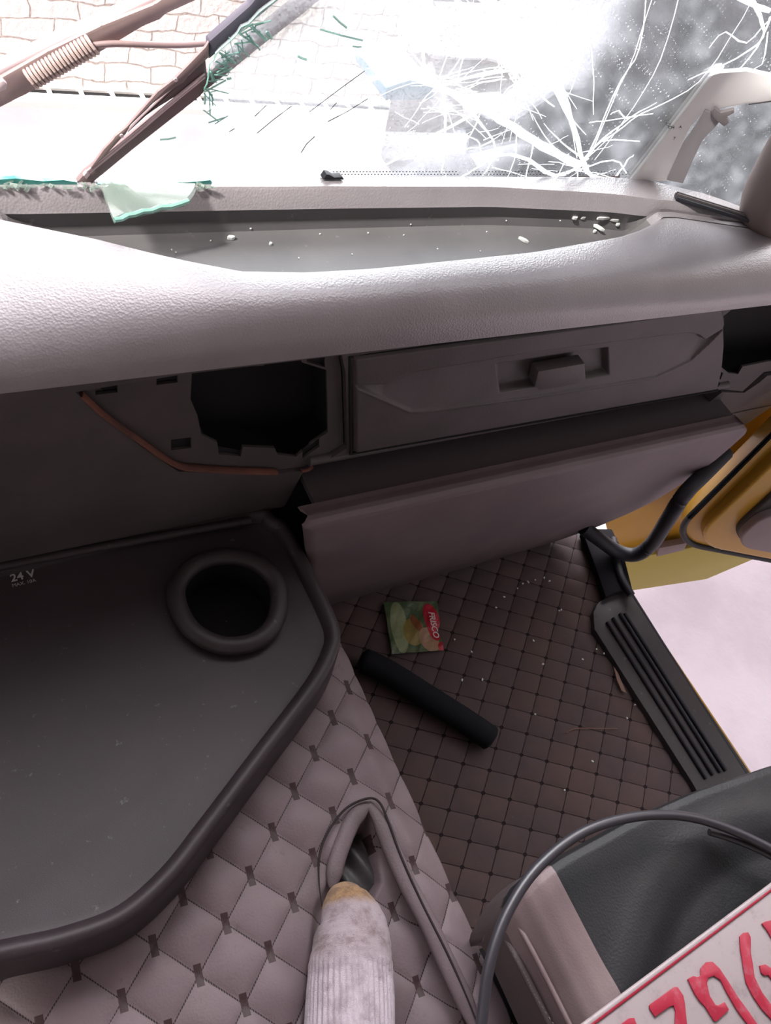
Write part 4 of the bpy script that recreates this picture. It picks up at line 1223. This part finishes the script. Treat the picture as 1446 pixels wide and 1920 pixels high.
fi = np.interp(np.linspace(0, len(rads) - 1, n), range(len(rads)), flats)
V, Fc = [], []
pyi = np.interp(np.linspace(0, len(rads) - 1, n), range(len(secs)), [s_[0] for s_ in secs])
for i, p in enumerate(cs):
    t = cs[min(i + 1, n - 1)] - cs[max(i - 1, 0)]; t /= np.linalg.norm(t)
    s_ = np.cross(t, (0, 0, 1.0)); s_ /= np.linalg.norm(s_); u_ = np.cross(s_, t)
    for kk in range(SEG):
        a = 2 * math.pi * kk / SEG
        rib = 1 + .018 * float(sstep(1790, 1850, pyi[i])) * math.cos(a * 44)
        wrk = 1 + .012 * math.sin(pyi[i] * .11 + math.cos(a) * 3) * (1 - float(sstep(1830, 1870, pyi[i]))) + .008 * math.sin(pyi[i] * .35 + a * 4) * (1 - float(sstep(1800, 1850, pyi[i])))
        q = ri[i] * rib * wrk
        sy = fi[i] * (1 if math.sin(a) > 0 else .85)
        V.append(p + q * (math.cos(a) * s_ + sy * math.sin(a) * u_))
for i in range(n - 1):
    for kk in range(SEG):
        a_ = i * SEG + kk; b_ = i * SEG + (kk + 1) % SEG
        Fc.append((a_, b_, b_ + SEG, a_ + SEG))
Fc.append(tuple(range(SEG))[::-1]); Fc.append(tuple(range((n - 1) * SEG, n * SEG)))
k = Mt('dirty_white_knit', rough=.95, spec=.1, sheen=.2)
ox, oy, oz = k.xyz('Object')
tip = P(650, 1657, z=.33); dirv = cs[30] - cs[2]; dirv /= np.linalg.norm(dirv)
along = (ox - float(tip[0])) * float(dirv[0]) + (oy - float(tip[1])) * float(dirv[1]) + (oz - float(tip[2])) * float(dirv[2]) + k.noise(45, 4) * .016 - .008
cc_ = k.mix(k.noise(28, 6, .7).step(.42, .68), srgb(170, 156, 162), srgb(126, 110, 112))
cc_ = k.mix(k.noise(75, 6, .8).step(.56, .66) * .8, cc_, srgb(140, 122, 122))
cc_ = k.mix(along.step(.075, .11), cc_, k.mix(k.noise(60, 4).step(.4, .7), srgb(178, 166, 174), srgb(150, 137, 143)))
cc_ = k.mix(1.0 - along.step(.022, .036), cc_, k.mix(k.noise(70, 4, .7).step(.4, .65), srgb(164, 130, 94), srgb(124, 96, 72)))
k.color(cc_)
k.bump(k.noise(700, 3, stretch=(1, 1, 3)) + k.noise(160, 4), .8, .0022)
me = recalc(mesh('sock', V, Fc)); auto_smooth(me, 80)
link('sock', me, k.m, ft)
leg = [cs[-1] + (cs[-1] - cs[-6]) * .0, cs[-1] + np.array((-.03, -.12, .10)), cs[-1] + np.array((-.06, -.24, .20))]
tube('trouser_leg', catmull([cs[-4]] + leg[1:], 6), .068, Mt('dark_trousers', srgb(50, 52, 60), .9).m, ft, 20)

# ------------------------------------------------------------ things lying about
tp = [(676, 1236), (700, 1246), (740, 1268), (800, 1306), (860, 1344), (905, 1374), (925, 1388)]
tpath = catmull([P(a, b, z=.028) for a, b in tp], 5)
nn = len(tpath)
rr = [.0235 * (min(1, .55 + i / 4) if i < 3 else 1) * (min(1, .6 + (nn - 1 - i) / 4) if i > nn - 4 else 1) for i in range(nn)]
kf = Mt('black_foam', srgb(32, 33, 38), .9, spec=.2); kf.bump(kf.noise(300, 4), .6, .002)
tt = tube('foam_tube', tpath, rr, kf.m, None, 24)
tag(tt, 'black foam tube lying diagonally on the brown floor mat', 'tube')

pk = empty('drink_packet', tuple(P(775, 1177, z=.0)), 'crumpled green drink packet with red oval logo on the floor mat', 'packet')
f7 = lambda u_, v_: (690 + u_ * .11757, 1100 + v_ * .11757)
c00, c10, c11, c01 = [P(*f7(*q), z=.008) for q in [(245, 250), (1100, 235), (1205, 1020), (385, 1075)]]
def pkf(U, W):
    Xa = (1 - U) * (1 - W) * c00[0] + U * (1 - W) * c10[0] + U * W * c11[0] + (1 - U) * W * c01[0]
    Ya = (1 - U) * (1 - W) * c00[1] + U * (1 - W) * c10[1] + U * W * c11[1] + (1 - U) * W * c01[1]
    Za = .008 + .0018 * np.sin(U * 9 + W * 4) * np.sin(W * 7 - U * 3) + .0003 * np.sin(U * 31 + W * 17) + .002 * np.abs(np.sin(U * 5 + W * 2.5))
    Xa = Xa - .010 * np.exp(-((W - .62) / .08) ** 2) * sstep(.8, 1, U)
    return Xa, Ya, Za
k = Mt('packet_foil', rough=.35, spec=.6)
u, v, _ = k.xyz('UV')
def ell(cx_, cy_, rx, ry, rot=0):
    c1, s1_ = math.cos(rot), math.sin(rot)
    a_ = ((u - cx_) * c1 + (v - cy_) * s1_) * (1 / rx); b_ = ((v - cy_) * c1 - (u - cx_) * s1_) * (1 / ry)
    return (a_ * a_ + b_ * b_ + k.noise(30, 2) * .1).lt(1.05)
c = k.mix(k.noise(40, 5).step(.4, .7), srgb(76, 98, 66), srgb(108, 118, 84))
c = k.mix(ell(.22, .5, .16, .5), c, srgb(140, 152, 112))
c = k.mix(ell(.47, .6, .20, .27), c, srgb(150, 134, 72))
c = k.mix(ell(.55, .45, .07, .2, -.4), c, srgb(150, 92, 60))
c = k.mix(ell(.75, .78, .17, .25, -.4), c, srgb(176, 140, 112))
c = k.mix(ell(.86, .42, .15, .38, -.16), c, srgb(196, 30, 56))
c = k.mix(ell(.97, .93, .07, .1), c, srgb(190, 40, 60))
k.color(c); k.bump(k.noise(120, 4), .5, .003)
g = grid('packet_foil', pkf, 60, 60, k.m, pk, uvfn=lambda U, W, a, b, c: (U, W))
o_ = P(*f7(965, 400), z=.0165); xd = P(*f7(1060, 850), z=.0165) - o_; yd = P(*f7(1120, 390), z=.0165) - o_
text_mesh('packet_lettering', 'FRISCO', .0175, o_, xd, yd, Mt('packet_white', srgb(235, 220, 220), .5).m, pk, bold=.0003, shear=.15)

# glass fragments in the dash tray
k = Mt('broken_clear_glass', srgb(236, 240, 238), .15, spec=.7)
k.b.inputs['Alpha'].default_value = .8
M['frag'] = k.m
TRZ = .7495
def fragment(px, py, ang, L, w_, label, z=TRZ, grp=None, h=.004):
    c0 = P(px, py, z=z)
    if z == TRZ:      # rest the piece on the tray surface
        dr_ = Vector(ray(px, py)).normalized()
        hit_, loc_, nor_, ix_ = pad.ray_cast(Vector(CAM) - Vector(dash.location) * 0, dr_)
        if hit_: c0 = np.array(loc_); z = c0[2] + .0003
    ca, sa = math.cos(ang), math.sin(ang)
    n_ = 7
    pts = []
    for i in range(n_):
        a = 2 * math.pi * i / n_ + rng.uniform(-.25, .25)
        lx, ly = L / 2 * math.cos(a) * rng.uniform(.8, 1.05), w_ / 2 * math.sin(a) * rng.uniform(.8, 1.1)
        pts.append((c0[0] + lx * ca - ly * sa, c0[1] + lx * sa + ly * ca, z))
    o = prism('glass_fragment', pts, (0, 0, h), M['frag'], None, h * .15)
    return tag(o, label, 'glass fragment', grp)
fragment(433, 449, .1, .011, .006, 'clear glass fragment lying alone at the left of the dash tray')
fragment(507, 459, .5, .005, .004, 'tiny glass bead in the dash tray right of the leftmost fragment', h=.003)
fragment(980, 452, -.9, .017, .006, 'long clear glass fragment in the dash tray near its front lip')
fragment(1077, 410, .4, .012, .008, 'jagged glass clump at the left of the tray corner pile')
fragment(1092, 411, -.2, .010, .003, 'thin glass splinter beside the jagged clump in the tray corner')
fragment(1117, 426, -1.0, .032, .007, 'longest glass sliver in the tray corner pile')
fragment(1134, 411, .06, .036, .005, 'sliver of glass lying crosswise at the top of the corner pile')
fragment(1150, 415, -.3, .020, .004, 'short brownish glass sliver at the right of the corner pile')
fragment(1157, 423, .2, .007, .006, 'round glass bead at the right end of the corner pile')
fragment(1114, 436, .3, .006, .005, 'small glass bead at the near tip of the longest sliver')
for i, (a, b) in enumerate([(322, 470), (330, 475), (395, 453), (600, 440), (690, 438), (660, 478), (757, 442), (770, 422), (912, 436), (949, 415), (900, 472), (1050, 415), (560, 485), (820, 468), (470, 430)]):
    fragment(a, b, rng.uniform(0, 3), .0026, .002, 'tiny glass crumb scattered in the dash tray', h=.0014, grp='glass crumbs in the dash tray')
crumbs = [(884, 1223), (866, 1276), (904, 1275), (1000, 1202), (1018, 1246), (1052, 1144), (1118, 1218), (1132, 1226), (1140, 1228), (1092, 1237), (1003, 1340), (820, 1308), (703, 1237), (990, 1092), (1003, 1088), (1030, 1090), (980, 1095), (1020, 1084), (970, 1104), (1175, 1347), (1190, 1322), (1110, 1428), (1058, 1482), (945, 1120), (930, 1140), (1048, 1146), (852, 1200)]
for i, (a, b) in enumerate(crumbs):
    fragment(a, b, rng.uniform(0, 3), rng.uniform(.004, .008), .0035, 'tiny glass crumb scattered on the brown floor mat', z=.0025, h=.003, grp='glass crumbs on the floor mat')
tw = tube('straw', catmull([P(a, b, z=.006) for a, b in [(1062, 1375), (1080, 1366), (1120, 1366), (1158, 1366)]], 4), .0009, Mt('straw_brown', srgb(128, 96, 78), .8).m, None, 6)
tag(tw, 'thin brown straw lying on the floor mat below the tube end', 'straw')
lf = prism('dry_leaf', [P(a, b, z=.006) for a, b in [(1150, 1250), (1158, 1262), (1168, 1285), (1174, 1300), (1165, 1296), (1156, 1275)]], (0, 0, .002), Mt('dry_leaf_brown', srgb(132, 104, 94), .8).m, None, .0005)
tag(lf, 'narrow dry brown leaf beside the sill plate edge', 'leaf')
